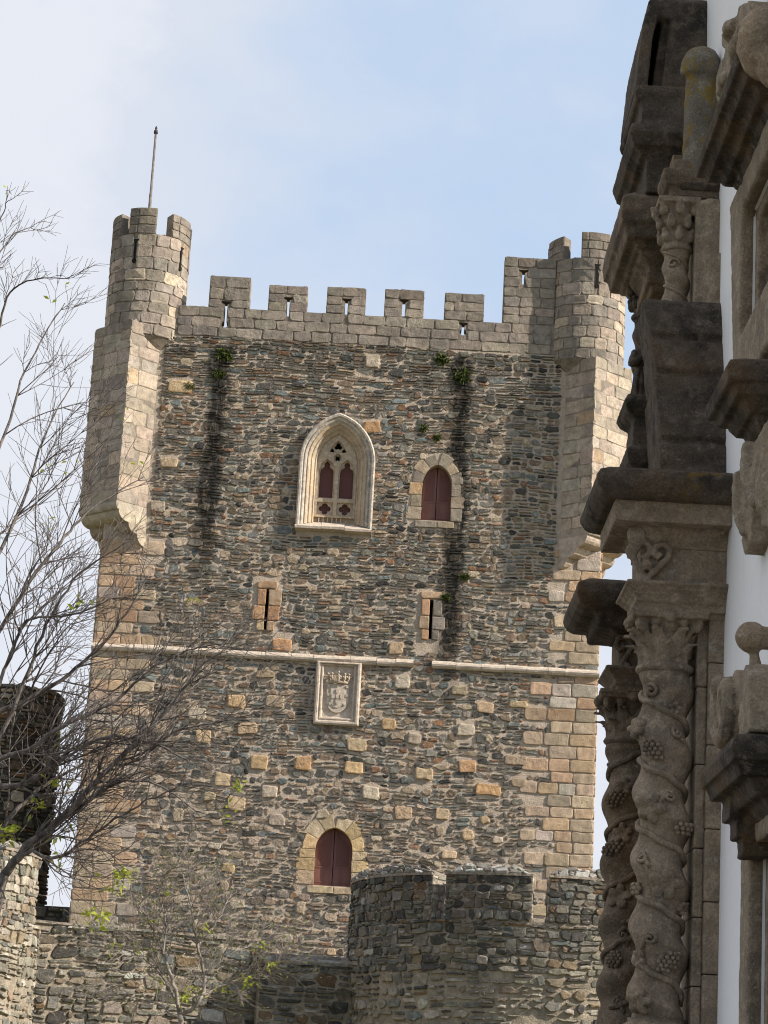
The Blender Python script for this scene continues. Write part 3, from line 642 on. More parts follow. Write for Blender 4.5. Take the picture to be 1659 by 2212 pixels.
# corner turrets: a square buttress on corbels set across the corner, and a round drum
def corner_turret(sx, cx, zt, zbot, drum_top, mer, slits):
    c0 = Vector((cx, KY, 0)); D = Vector((sx, -1, 0)) / math.sqrt(2); P = Vector((1, sx, 0)) / math.sqrt(2)   # P runs to the right seen from the front
    t = MB(); HW = 1.02; FD = .30
    fpt = lambda d, p, z: c0 + D * d + P * p + Vector((0, 0, z))
    # core prism
    t.rings([[fpt(FD - .02, -HW + .02, z), fpt(FD - .02, HW - .02, z), fpt(-1.6, HW - .02, z), fpt(-1.6, -HW + .02, z)] for z in (zbot, zt - .25)])
    t.rings([[fpt(FD - .02, -HW + .02, zt - .25), fpt(FD - .02, HW - .02, zt - .25), fpt(-1.6, HW - .02, zt - .25), fpt(-1.6, -HW + .02, zt - .25)], [fpt(FD - .5, -HW + .3, zt + .15), fpt(FD - .5, HW - .3, zt + .15), fpt(-1.6, HW - .3, zt + .15), fpt(-1.6, -HW + .3, zt + .15)]])
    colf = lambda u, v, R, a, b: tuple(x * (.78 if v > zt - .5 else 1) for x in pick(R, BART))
    kw = dict(course=(.40, .50), cell=(.6, 1.0), gap=.016, h=(.0, .022), layers=(1, 0, 0), jit=.028, rc=.06, tilt=.03, snap=True)
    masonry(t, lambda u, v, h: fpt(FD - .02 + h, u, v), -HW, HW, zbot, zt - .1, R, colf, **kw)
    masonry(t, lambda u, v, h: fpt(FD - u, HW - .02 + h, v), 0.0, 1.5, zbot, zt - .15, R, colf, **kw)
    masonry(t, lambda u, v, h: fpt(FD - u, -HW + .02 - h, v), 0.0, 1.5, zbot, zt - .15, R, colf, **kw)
    to = t.build('corner_turret', 'ashlar_clean', keep)
    cb = MB(); d0, z = FD + .02, zbot                              # three quarter round corbels, each the full width
    steps = [(.10, .28), (.42, .36), (.38, .34), (.42, .40)]
    for i, (dr, dz) in enumerate(steps):
        nose = [(d0 - dr * (1 - cos(a)), z - dz * sin(a)) for a in [pi / 2 * k / 6 for k in range(7)]]
        pts = [(-1.6, z)] + nose + [(-1.6, z - dz)]
        cb.rings([[fpt(d, p, zz) for d, zz in pts] for p in (-HW - .01 * i, HW + .01 * i)], True, True, pick(R, BART)); d0 -= dr; z -= dz
        d0 -= .03
    cb.build('corbel', 'ashlar_clean', to)
    # drum
    DC = c0 - D * 1.12 + P * (.04 * sx); RD = 1.385; dz0 = 27.62
    dr = MB(); fd = lambda u, v, h: (DC.x + (RD + h) * sin(u / RD), DC.y - (RD + h) * cos(u / RD), v)
    dr.lathe((DC.x, DC.y, 0), [(RD - .35, dz0 - .42), (RD - .02, dz0), (RD - .02, drum_top), (RD - .42, drum_top), (RD - .42, drum_top - .9), (.05, drum_top - .95)], 48)
    def dex(v0, v1):
        return [(RD * s_ - .06, RD * s_ + .06) for s_ in slits if v1 > drum_top - 1.05 and v0 < drum_top - .22]
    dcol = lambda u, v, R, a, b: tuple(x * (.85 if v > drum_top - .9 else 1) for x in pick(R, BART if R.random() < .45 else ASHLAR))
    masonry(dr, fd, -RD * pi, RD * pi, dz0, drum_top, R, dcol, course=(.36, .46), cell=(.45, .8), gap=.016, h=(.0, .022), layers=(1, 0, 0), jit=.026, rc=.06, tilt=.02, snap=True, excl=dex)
    do = dr.build('drum', 'ashlar', to)
    for s_ in slits:
        k = MB(); q = lambda u, v, h: fd(RD * s_ + u, v, h)
        zt_, zb_ = drum_top - .22, drum_top - 1.0
        k.plate([(-.035, zb_), (.035, zb_), (.035, zt_ - .1), (.13, zt_ - .03), (.13, zt_), (-.13, zt_), (-.13, zt_ - .03), (-.035, zt_ - .1)], [], q, .012, -.02)
        k.plate(circ(0, zb_ - .02, .085, 12), [], q, .016, -.02); k.build('loophole_shade', 'dark', do)  # no hole is cut: near-black plates on the drum paint its shade
    mz = .88
    for am, hw, dzt in mer:
        m_ = MB(); a0, a1 = rad(am - hw), rad(am + hw); n = 7
        R0 = []
        for i in range(n):
            a = a0 + (a1 - a0) * i / (n - 1); sa, ca = sin(a), cos(a)
            R0.append([(DC.x + r * sa, DC.y - r * ca, z) for r, z in ((RD - .40, drum_top - .02), (RD - .015, drum_top - .02), (RD - .015, drum_top + mz + dzt), (RD - .40, drum_top + mz + dzt - .03))])
        m_.rings(R0)
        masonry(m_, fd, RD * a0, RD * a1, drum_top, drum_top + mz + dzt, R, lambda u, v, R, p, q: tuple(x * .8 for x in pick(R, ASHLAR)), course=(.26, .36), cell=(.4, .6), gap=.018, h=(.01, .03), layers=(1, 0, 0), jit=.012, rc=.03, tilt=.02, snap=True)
        m_.build('merlon', 'ashlar', do)
corner_turret(-1, XL, 28.15, 21.55, 31.33, [(-66, 20, -.05), (-9, 21, .08), (58, 22, 0), (120, 20, 0), (178, 20, 0), (-122, 20, 0)], [rad(-17), rad(57)])
corner_turret(1, XR, 27.75, 21.55, 31.33, [(-62, 20, 0), (8, 22, .08), (70, 20, -.05), (126, 20, 0), (182, 20, 0), (-118, 20, 0)], [rad(10)])

# flagpole on the turret
pb_, pt_ = at(321.5, 470, 79.9), at(336, 278, 79.9); p0 = Vector((pb_.x, 79.9, 30.3)); fp = thing('flagpole', 'bare thin flagpole without a flag standing on the left round turret', 'flagpole', p0)
f_ = MB(); top = Vector((pb_.x, 79.9, pt_.z)) - p0
f_.tube([(0, 0, 0), (0, 0, top.z * .55), (0, 0, top.z * .551), (0, 0, top.z - .1)], [.062, .056, .048, .04], 8); f_.build('pole', 'pole', fp, True)
f_ = MB(); f_.lathe((0, 0, top.z - .22), [(.02, 0), (.075, .03), (.075, .14), (.03, .17), (.05, .24), (.012, .32)], 10); f_.build('finial', 'iron', fp, True)

# ------------------------------------------------------------------ outer castle wall
RT = [(30, (.175, .165, .14)), (28, (.088, .082, .072)), (18, (.21, .17, .125)), (5, (.23, .15, .085)), (11, (.30, .26, .21)), (4, (.46, .43, .38)), (6, (.165, .18, .17))]
RTL = [(30, (.24, .22, .17)), (20, (.32, .275, .21)), (20, (.17, .16, .135)), (14, (.27, .205, .135)), (26, (.44, .39, .315)), (4, (.10, .09, .08))]
def tower_round(cx, cy, RR, z_c, z_top, merl, label, a0, a1, dark, seed):
    R = random.Random(seed)
    root = thing('round_wall_tower', label, 'castle tower', (cx, cy, 0))
    def fm(u, v, h): return (RR + h) * sin(u / RR), -(RR + h) * cos(u / RR), v
    c_ = MB(); c_.lathe((0, 0, 0), [(RR - .015, -.2), (RR - .015, z_c), (RR - .75, z_c), (RR - .75, z_c - 1.2), (.1, z_c - 1.2)], 64); c_.build('wall', 'mortar_old', root)
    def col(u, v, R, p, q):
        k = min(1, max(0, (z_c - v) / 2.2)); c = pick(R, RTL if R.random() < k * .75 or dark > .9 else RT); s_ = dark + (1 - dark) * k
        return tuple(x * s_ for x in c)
    fc = MB()
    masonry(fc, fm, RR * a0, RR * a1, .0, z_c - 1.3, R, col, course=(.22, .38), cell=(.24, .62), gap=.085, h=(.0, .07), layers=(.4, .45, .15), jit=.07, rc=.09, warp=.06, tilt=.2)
    fc.build('rubble_facing', 'rubble_old', root)
    fc = MB()
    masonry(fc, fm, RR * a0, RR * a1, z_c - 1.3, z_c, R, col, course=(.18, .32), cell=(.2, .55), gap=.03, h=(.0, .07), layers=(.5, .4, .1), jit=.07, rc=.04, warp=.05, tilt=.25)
    fc.build('upper_facing', 'rubble_old', root)
    for ma, mb_ in merl:
        m_ = MB(); n = max(3, int((mb_ - ma) / .09)); th_ = .72; zt = z_top - .28; Rg = []
        for i in range(n + 1):
            a = ma + (mb_ - ma) * i / n; sa, ca = sin(a), cos(a)
            Rg.append([(r * sa, -r * ca, z) for r, z in ((RR - th_, z_c - .02), (RR - .015, z_c - .02), (RR - .015, zt), (RR - th_, zt))])
        m_.rings(Rg)
        masonry(m_, fm, RR * ma, RR * mb_, z_c, zt, R, col, course=(.17, .28), cell=(.18, .46), gap=.028, h=(.0, .065), layers=(.65, .3, .05), jit=.07, rc=.04, tilt=.25)
        for ea, sg in ((ma, -1), (mb_, 1)):                        # end faces
            e = Vector((cos(ea), sin(ea), 0)) * sg
            fe = lambda u, v, h: Vector(((RR - u) * sin(ea), -(RR - u) * cos(ea), v)) + e * (h - .01)
            masonry(m_, fe, .02, th_, z_c, zt, R, lambda *k: pick(R, [(2, (.42, .37, .3)), (1, (.3, .27, .22))]), course=(.18, .28), cell=(.2, .42), gap=.028, h=(.01, .05), layers=(1, 0, 0), jit=.03, rc=.05, tilt=.15)
        mo = m_.build('merlon', 'rubble_old', root)
        cp = MB(); Rg = []; am, mm = (mb_ - ma) * .5, (ma + mb_) * .5
        for i in range(n + 1):                                     # sloping coping, hipped at its ends
            tt = i / n; a = ma + (mb_ - ma) * tt; e = min(1, min(tt, 1 - tt) * (mb_ - ma) * RR / .35); sa, ca = sin(a), cos(a)
            Rg.append([(r * sa, -r * ca, z) for r, z in ((RR - th_, zt - .01), (RR + .05, zt - .01), (RR + .05, zt + .05), (RR - .14, zt + .02 + .12 * e), (RR - .45, zt + .03 + .19 * e), (RR - th_, zt + .04 + .12 * e))], )
        cp.rings(Rg)
        fcop = lambda u, v, h: (lambda rr, zz: (rr * sin(u / RR), -rr * cos(u / RR), zz))(RR + .05 - v * .62 + h * .5, zt + .04 + v * .66 * min(1, max(.1, min(u / RR - ma, mb_ - u / RR) * RR / .4)) + h * .7)
        masonry(cp, fcop, RR * ma + .02, RR * mb_ - .02, 0, .34, R, lambda *k: pick(R, [(3, (.27, .245, .21)), (2, (.42, .40, .37)), (3, (.17, .155, .13))]), course=(.12, .22), cell=(.14, .42), gap=.035, h=(.02, .09), layers=(.8, .2, 0), jit=.06, rc=.05, tilt=.5)
        cp.build('coping', 'rubble_old', mo)
    return root
RX, RY, RR_ = 4.75, 67.0, 5.05
def rt_ang(px, py=1930):                                           # angle on the tower under a given column of the photograph
    best = None
    for i in range(-1000, 800):
        a = i / 1000 * 1.5; P = Vector((RX + RR_ * sin(a), RY - RR_ * cos(a), 7.6)); q = P - Vector((0, 0, EYE)); d = q.dot(_f)
        x = CX + F * q.dot(_ri) / d
        if best is None or abs(x - px) < best[0]: best = (abs(x - px), a)
    return best[1]
m1, m2, m3, m4, m5 = rt_ang(793), rt_ang(933), rt_ang(962), rt_ang(1150), rt_ang(1186)
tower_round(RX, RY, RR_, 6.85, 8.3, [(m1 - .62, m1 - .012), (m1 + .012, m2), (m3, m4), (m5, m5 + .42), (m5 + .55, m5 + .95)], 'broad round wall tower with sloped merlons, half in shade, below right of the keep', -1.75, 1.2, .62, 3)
tower_round(-13.6, 61.5, 5.35, 6.0, 7.95, [(-1.1, -.5), (-.3, .2), (.3, .92), (1.08, 1.5)], 'sunlit pale round wall tower at the lower left edge behind the bare branches', -.6, 1.9, .95, 5)

# curtain wall between the towers, turned a little away from the sun
R = random.Random(21)
def curtain(ax_, ay, bx, by, z0, ztop, name, label, light):
    root = thing(name, label, 'castle wall', (ax_, ay, 0)); d = Vector((bx - ax_, by - ay, 0)); Ln = d.length; d.normalize(); n = Vector((d.y, -d.x, 0))
    if n.y > 0: n = -n
    fm = lambda u, v, h: d * u + n * h + Vector((0, 0, v))
    c_ = MB(); c_.plate([(0, -.2), (Ln, -.2), (Ln, ztop), (0, ztop)], [], fm, -.015, -1.3); c_.build('wall', 'mortar_old', root)
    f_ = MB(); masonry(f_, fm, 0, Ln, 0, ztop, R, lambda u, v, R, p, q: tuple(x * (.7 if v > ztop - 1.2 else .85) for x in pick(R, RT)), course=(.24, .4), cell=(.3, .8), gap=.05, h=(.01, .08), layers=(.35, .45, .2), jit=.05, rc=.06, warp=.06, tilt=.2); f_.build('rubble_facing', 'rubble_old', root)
    cp = MB(); fc = lambda u, v, h: d * u + n * (.06 - v * .95 + h * .4) + Vector((0, 0, ztop + .0 + v * .34 + h))
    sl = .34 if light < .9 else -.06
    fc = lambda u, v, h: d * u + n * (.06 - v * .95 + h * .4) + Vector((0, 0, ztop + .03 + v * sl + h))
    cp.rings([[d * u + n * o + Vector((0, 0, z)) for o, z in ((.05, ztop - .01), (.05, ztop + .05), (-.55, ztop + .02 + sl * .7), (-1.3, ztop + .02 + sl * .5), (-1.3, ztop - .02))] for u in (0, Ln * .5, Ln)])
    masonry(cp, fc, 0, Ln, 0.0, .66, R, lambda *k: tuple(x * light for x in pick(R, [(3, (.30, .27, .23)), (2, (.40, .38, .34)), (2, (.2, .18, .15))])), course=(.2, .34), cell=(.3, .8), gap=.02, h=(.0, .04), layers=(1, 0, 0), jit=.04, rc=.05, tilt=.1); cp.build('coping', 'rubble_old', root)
a_, b_ = at(60, 1985, 63.2), at(566, 2008, 65.5)
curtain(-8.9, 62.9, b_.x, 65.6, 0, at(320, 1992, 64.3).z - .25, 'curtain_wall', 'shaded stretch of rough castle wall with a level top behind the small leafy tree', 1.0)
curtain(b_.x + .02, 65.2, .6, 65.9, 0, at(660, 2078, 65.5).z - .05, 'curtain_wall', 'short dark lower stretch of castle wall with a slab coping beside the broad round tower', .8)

# dark tower far behind on the left, and the low dark wall between
R = random.Random(31)
dt_ = thing('ruined_tower', 'dark brown tower far behind the bare branches, left of the keep', 'castle tower', (-14.6, 93, 0))
RDT = 2.35; f2 = lambda u, v, h: ((RDT + h) * sin(u / RDT), -(RDT + h) * cos(u / RDT), v)
c_ = MB(); c_.lathe((0, 0, 0), [(RDT, -.2), (RDT - .02, 17.2), (.1, 17.25)], 40); c_.build('wall', 'mortar_ash', dt_)
f_ = MB(); masonry(f_, f2, -RDT * 1.7, RDT * 1.7, 4, 17.3, R, lambda *k: tuple(x * k_ for x, k_ in zip(pick(R, RT), (1.15, 1.0, .85))), course=(.3, .5), cell=(.35, .9), gap=.05, h=(.02, .09), layers=(.3, .5, .2), jit=.05, rc=.06, warp=.06, tilt=.2); f_.build('rubble_facing', 'rubble_old', dt_)
lw = thing('low_wall', 'small dark block of wall between the left tower and the foot of the keep', 'wall', (-11.2, 84, 0))
c_ = MB(); c_.box(-2.6, 1.62, 0, 1.0, -.2, 8.35); c_.build('wall', 'mortar_dark', lw)
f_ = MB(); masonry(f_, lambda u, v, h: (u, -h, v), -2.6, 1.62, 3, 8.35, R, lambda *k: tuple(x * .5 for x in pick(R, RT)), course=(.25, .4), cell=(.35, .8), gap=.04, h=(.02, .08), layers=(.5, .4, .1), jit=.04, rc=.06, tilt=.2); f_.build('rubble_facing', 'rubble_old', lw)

# tufts of moss and weeds on the keep wall
R = random.Random(41)
TUFT = [(484, 768, .34, 'olive tuft of weeds directly below the left drain of the keep'), (474, 808, .26, 'small weed tuft lower down in the left dark stain'), (956, 776, .30, 'round green weed tuft just left of the right drain'), (996, 812, .34, 'largest green weed tuft at the top of the right dark stain'), (916, 927, .2, 'small moss cushion above and left of the upper arched window'), (945, 946, .18, 'moss cushion just above the upper arched window'), (965, 1290, .2, 'tiny weed tuft beside the right arrow slit'), (1003, 1245, .2, 'tiny weed tuft in the stain above the right arrow slit'), (408, 835, .18, 'small moss patch beside the left corner buttress')]
for px, py, r_, lb in TUFT:
    p = at(px, py, KY); t = MB()
    for i in range(90):
        a, b = R.uniform(0, 2 * pi), R.uniform(-.2, 1.2); d = Vector((cos(a) * cos(b), -abs(sin(b)) * .6 - .12, sin(a) * cos(b))).normalized(); st = Vector((R.uniform(-.6, .6) * r_, 0, R.uniform(-.45, .45) * r_)); ln = R.uniform(.35, .9) * r_
        e = st + d * ln + Vector((0, 0, -.1 * r_)); sd2 = d.orthogonal().normalized() * .12 * r_; mid = st + d * ln * .5 + Vector((0, 0, .05 * r_))
        t.add([st, mid + sd2, e, mid - sd2], [(0, 1, 2, 3)])
    o = t.build('wall_plant', 'moss'); o.location = (p.x, KY - .03, p.z); tag(o, lb, 'plant', 'weeds growing on the keep wall')


# ------------------------------------------------------------------ the church on the right
WX = 3.0
church = thing('church', 'white church front with dark carved stone portal and window frames along the right edge', 'church', (0, 0, 0))
YZ = lambda u, v, h: (WX - h, u, v)
R = random.Random(51)
def mould(mb, o, y0, y1, prof, ob=-.06):                            # stacked moulding that returns round a block of depth o
    mb.rings([[(WX - ob, y0 - e, z), (WX - o - e, y0 - e, z), (WX - o - e, y1 + e, z), (WX - ob, y1 + e, z)] for z, e in prof])
LWIN = (15.3, 18.02, 1.3, 3.78); UWIN = (15.6, 18.95, 8.15, 9.28)
wl = MB()
door_hole = [(21.35, -.1), (23.05, -.1), (23.05, 3.6)] + [(22.2 + .85 * cos(pi * i / 12), 3.6 + .85 * sin(pi * i / 12)) for i in range(1, 12)] + [(21.35, 3.6)]
wl.plate([(9, -.2), (26.6, -.2), (26.6, 14.2), (9, 14.2)], [[(a, c_), (b, c_), (b, d), (a, d)] for a, b, c_, d in (LWIN, UWIN)] + [door_hole], YZ, 0, -.75)
wl.build('wall', 'white', church)
b_ = MB(); b_.box(WX + .75, 13, 9, 26.6, -.2, 14.2); b_.build('nave', 'white', church)
rf = MB(); rf.rings([[(x, y, z) for x, z in ((WX - .25, 14.2), (8.0, 16.6), (13.25, 14.2), (13.25, 14.35), (8.0, 16.8), (WX - .25, 14.35))] for y in (8.8, 26.75)]); rf.build('roof', 'tile', church)
dr = MB(); dr.plate(door_hole, [], YZ, -.35, -.45)
for i in range(5): dr.box(WX + .33, WX + .36, 21.42 + i * .33, 21.70 + i * .33, .1, 3.5)
dr.build('door', 'red', church)

# continuous strip behind the columns, pedestals
st = MB()
def stack(mb, o0, o1, y0, y1, z1):
    z = 0.0
    while z < z1 - .01:
        h_ = R.uniform(.46, .72); h_ = z1 - z if z1 - (z + h_) < .3 else h_; q = R.uniform(-.004, .004)
        mb.box(WX - o1 + q, WX - o0, y0 + q, y1, z + .003, z + h_ - .003); z += h_
stack(st, -.05, .13, 20.20, 20.90, 6.1); stack(st, .128, .22, 20.27, 20.88, 6.1); stack(st, -.05, .12, 20.905, 21.34, 5.9)
stack(st, -.05, .13, 23.5, 24.3, 6.0); stack(st, .128, .22, 23.55, 24.25, 6.0); stack(st, -.05, .12, 23.06, 23.495, 5.9)
st.box(WX - .12, WX + .05, 20.95, 23.45, 4.55, 6.1)
pl_ = st.build('pilaster', 'granite', church); bv = pl_.modifiers.new('worn', 'BEVEL'); bv.width = .014; bv.segments = 2
def column_block(yc, o, dz):
    pd = MB()
    mould(pd, o - .1 + .34, yc - .34, yc + .34, [(-.1, .06), (.25, .06), (.3, 0), (2.0, 0), (2.02, .05), (2.14, .09), (2.2, .09)]); 
    mould(pd, o + .28, yc - .28, yc + .28, [(2.2, 0), (2.34, 0)], ob=-o + .28 + .0)
    weather(pd.build('pedestal', 'granite', church), .035, .015, .15)
class Shaft:
    def __init__(s, o, yc, z0, z1, sgn, pitch, phase, r0=.214, amp=.038):
        s.x, s.y, s.z0, s.z1, s.sg, s.p, s.c, s.r0, s.a = WX - o, yc, z0, z1, sgn, pitch, phase, r0, amp
    def th(s, ph, z): return ph + s.sg * 2 * pi * z / s.p + s.c
    def rad(s, ph, z):
        e = min(1, min(z - s.z0, s.z1 - z) / .12); e = max(0, e)
        t = s.th(ph, z); return s.r0 + s.a * e * (cos(t) + .22 * cos(2 * t)) + .01 * (1 - e)
    def S(s, ph, z, h=0.0):
        r_ = s.rad(ph, z) + h; return Vector((s.x + r_ * sin(ph), s.y - r_ * cos(ph), z))
    def phi(s, px, py):                                             # angle and height of the ornament seen at a pixel of the photograph
        v = ray(px, py); o_ = Vector((0, 0, EYE)); k = s.y / v.y; best = None
        for i in range(-78, 79, 2):
            a = rad(i); P = s.S(a, (o_ + v * k).z); q = P - o_; x = CX + F * q.dot(_ri) / q.dot(_f)
            if best is None or abs(x - px) < best[0]: best = (abs(x - px), a)
        return best[1], (o_ + v * ((s.y - .2) / v.y)).z
def twisted_column(name_tag, sh, cap_z, orn, mat, neck_r=.235):
    R = random.Random(hash(name_tag) % 1000 if False else len(name_tag) * 7 + 3)
    m_ = MB(); nz = int((sh.z1 - sh.z0) / .014); n = 56
    m_.rings([[sh.S(2 * pi * j / n, sh.z0 + (sh.z1 - sh.z0) * i / nz) for j in range(n)] for i in range(nz + 1)])
    col = m_.build('twisted_column', mat, church, True)
    bs = MB(); bs.lathe((sh.x, sh.y, 0), [(.31, 2.33), (.31, 2.40), (.27, 2.42), (.29, 2.45), (.30, 2.49), (.28, 2.53), (.24, 2.55), (.25, 2.58), (.235, sh.z0 + .02), (.1, sh.z0 + .03)], 36); bs.build('column_base', mat, col, True)
    v_ = MB(); pts = []; z = sh.z1 - .02; N_ = int((sh.z1 - sh.z0) / sh.p * 40)
    for i in range(N_):                                             # the vine stem follows the hollow of the twist
        zz = sh.z1 - .03 - (sh.z1 - sh.z0 - .06) * i / N_; ph = pi - sh.c - sh.sg * 2 * pi * zz / sh.p + .12 * sin(i * .7)
        pts.append(sh.S(ph, zz, .014))
    v_.tube(pts, .029, 8)
    vine = v_.build('vine', mat, col, True)
    def leaf(ph, z, r_, rot):
        lv = MB(); rings_ = []; n_ = 40
        for k, hh in ((1.0, -.02), (.99, .030), (.80, .050), (.50, .046), (.22, .026), (.02, .02)):
            ring_ = []
            for j in range(n_):
                a = 2 * pi * j / n_; rr_ = r_ * (.58 + .42 * abs(cos(2.5 * a)) ** .7) * k
                s_, t_ = rr_ * cos(a + rot), rr_ * sin(a + rot); ring_.append(sh.S(ph + s_ / sh.r0 * .95, z + t_, hh + .013 * cos(5 * a) * (k if k < 1 else 0)))
            rings_.append(ring_)
        lv.rings(rings_, True, True); lv.build('vine_leaf', mat, col, True)
    def grapes(ph, z, r_, rot):
        q = .021; gr = MB()
        for i in range(-5, 6):
            for j in range(-5, 6):
                s_, t_ = (i + .5 * (j % 2)) * q * 1.75, j * q * 1.55
                a = s_ * cos(rot) + t_ * sin(rot); b = -s_ * sin(rot) + t_ * cos(rot)
                if (a / r_) ** 2 + (b / (r_ * .72)) ** 2 > 1: continue
                d = 1 - (a / r_) ** 2 - (b / (r_ * .72)) ** 2
                gr.sphere(sh.S(ph + s_ / sh.r0 * .95, z + t_, .012 + .045 * math.sqrt(max(0, d))), q * R.uniform(.95, 1.15), 9, 6)
        gr.build('grape_bunch', mat, col, True)
    def tendril(ph, z, r_, dirn):
        td = MB(); P = []
        for i in range(34):
            k = i / 33; a = dirn * (k * 2.6 * pi) + pi * .6; rr_ = r_ * (1 - .9 * k)
            P.append(sh.S(ph + rr_ * cos(a) / sh.r0 * .95, z + rr_ * sin(a), .014 + .022 * k))
        Q = [sh.S(ph + (r_ * cos(pi * .6) + dirn * r_ * .5 * t + dirn * .05 * t * t) / sh.r0 * .95, z + r_ * sin(pi * .6) - (r_ * 2.6) * t + r_ * .3 * sin(t * 3), .012) for t in (1, .75, .5, .25)]
        td.tube(Q + P, [.020] * 4 + [.020 - .006 * i / 33 for i in range(34)], 7); td.build('tendril', mat, col, True)
    for kind, px, py, r_ in orn:
        ph, z = sh.phi(px, py)
        if kind == 'l': leaf(ph, z, r_, R.uniform(0, 6))
        elif kind == 'g': grapes(ph, z, r_, R.uniform(-.6, .6))
        else: tendril(ph, z, r_, 1 if kind == 's' else -1)
    k = 0; z = sh.z0 + .2                                            # the same ornament round the back
    while z < sh.z1 - .15:
        ph = pi + R.uniform(-.5, .5); [leaf, grapes][k % 2](ph, z, .09, R.uniform(0, 6)); k += 1; z += .32
    cp = MB(); x, y, z0, H_ = sh.x, sh.y, sh.z1, cap_z - sh.z1        # capital
    cp.lathe((x, y, z0), [(.17, -.03), (neck_r, -.02), (neck_r + .03, .012), (neck_r + .012, .045), (neck_r - .02, .06), (.19, .07), (.195, H_ * .4), (.215, H_ * .62), (.25, H_ * .78), (.29, H_ * .86), (.2, H_ * .9)], 36)
    hb = .30
    for zz, e in ((.83, .02), (.9, .035)):
        ring0 = []
        for j in range(24):
            a = 2 * pi * j / 24; m = max(abs(sin(a)), abs(cos(a))); rr_ = (hb + e) / m * (1 - .10 * (1 - abs(sin(2 * a)) ** .8)); ring0.append((rr_ * sin(a), -rr_ * cos(a)))
        cp.rings([[(x + a, y + b, z0 + H_ * zz) for a, b in ring0], [(x + a * 1.03, y + b * 1.03, z0 + H_ * (zz + .03)) for a, b in ring0], [(x + a, y + b, z0 + H_ * (zz + .10)) for a, b in ring0]])
    def acanthus(a, r0, h0, h1, wd, out):
        dr_, tg = Vector((sin(a), -cos(a), 0)), Vector((cos(a), sin(a), 0)); Rg = []
        for t, ro, ww in ((0, 0, .8), (.25, .0, .95), (.5, .015, 1.05), (.72, .04, 1.0), (.88, .085, .8), (1.0, .13, .5), (.93, .165, .28), (.84, .16, .12)):
            c0 = Vector((x, y, z0 + H_ * (h0 + (h1 - h0) * t))) + dr_ * (r0 + ro * out)
            wv = wd * ww; lob = .018 * (1 if int(t * 8) % 2 else -1)
            Rg.append([c0 + tg * (-wv + lob) - dr_ * .015, c0 + tg * (-wv * .55) + dr_ * .016, c0 + dr_ * .036, c0 + tg * (wv * .55) + dr_ * .016, c0 + tg * (wv - lob) - dr_ * .015, c0 - dr_ * .05])
        cp.rings(Rg)
    for i in range(8): acanthus(2 * pi * i / 8, .205, .13, .44, .075, .75)
    for i in range(8): acanthus(2 * pi * (i + .5) / 8, .205, .22, .68, .085, .95)
    for i in range(4):
        a = pi / 4 + pi / 2 * i; dr_ = Vector((sin(a), -cos(a), 0)); tg = Vector((cos(a), sin(a), 0))
        P = [Vector((x, y, z0 + H_ * .5)) + dr_ * .22, Vector((x, y, z0 + H_ * .66)) + dr_ * .28]
        for k in range(16): t = k / 15; P.append(Vector((x, y, z0 + H_ * .745)) + dr_ * (.325 + .062 * (1 - .7 * t) * cos(pi * .75 - t * 3.4 * pi)) + Vector((0, 0, .062 * (1 - .7 * t) * sin(pi * .75 - t * 3.4 * pi))))
        cp.tube(P, .028, 7)
        a += pi / 4; dr_ = Vector((sin(a), -cos(a), 0)); cp.sphere(Vector((x, y, z0 + H_ * .86)) + dr_ * (hb + .0), .055, 9, 6)
        for sg in (-1, 1): cp.sphere(Vector((x, y, z0 + H_ * .78)) + dr_ * (hb - .06) + Vector((cos(a), sin(a), 0)) * .12 * sg, .05, 9, 6)
    weather(cp.build('capital', mat, col), .011, .008, .05)
    return col
NZ0, NZ1 = at(1432, 2208, 20.3).z, at(1432, 1450, 20.4).z
zb = at(1379, 1574, 20.45).z; PN = .565
near_sh = Shaft(.475, 20.45, NZ0, NZ1, 1, PN, -(-pi / 2 + 2 * pi * zb / PN))
NORN = [('t', 1409, 1490, .055), ('g', 1410, 1619, .10), ('s', 1459, 1584, .05), ('l', 1402, 1745, .135), ('t', 1444, 1722, .05), ('g', 1476, 1790, .085), ('l', 1379, 1568, .10), ('l', 1455, 1530, .06), ('s', 1394, 1852, .05), ('l', 1438, 1911, .135), ('g', 1376, 1916, .085), ('t', 1404, 2028, .05), ('g', 1441, 2078, .10), ('l', 1381, 2165, .11), ('l', 1470, 1960, .06), ('l', 1385, 2070, .08), ('s', 1470, 2150, .05)]
column_block(20.45, .475, 0)
twisted_column('near', near_sh, 6.06, NORN, 'granite')
FY = 23.75; FZ0, FZ1 = at(1345, 2190, FY).z, at(1345, 1606, FY).z; zb = at(1312, 1730, FY).z
far_sh = Shaft(.41, FY, FZ0, FZ1, -1, .60, pi / 2 + 2 * pi * at(1312, 1735, FY).z / .60)
far_sh.c = -(-pi / 2 - 2 * pi * at(1312, 1735, FY).z / .60)
FORN = [('g', 1330, 1726, .10), ('g', 1325, 1832, .10), ('l', 1338, 1936, .13), ('s', 1346, 2020, .055), ('g', 1328, 2072, .10), ('s', 1336, 2166, .06), ('l', 1350, 1700, .09), ('l', 1345, 1800, .11), ('l', 1355, 2000, .07)]
column_block(FY, .41, 0)
twisted_column('farther', far_sh, 5.93, FORN, 'granite_mid')

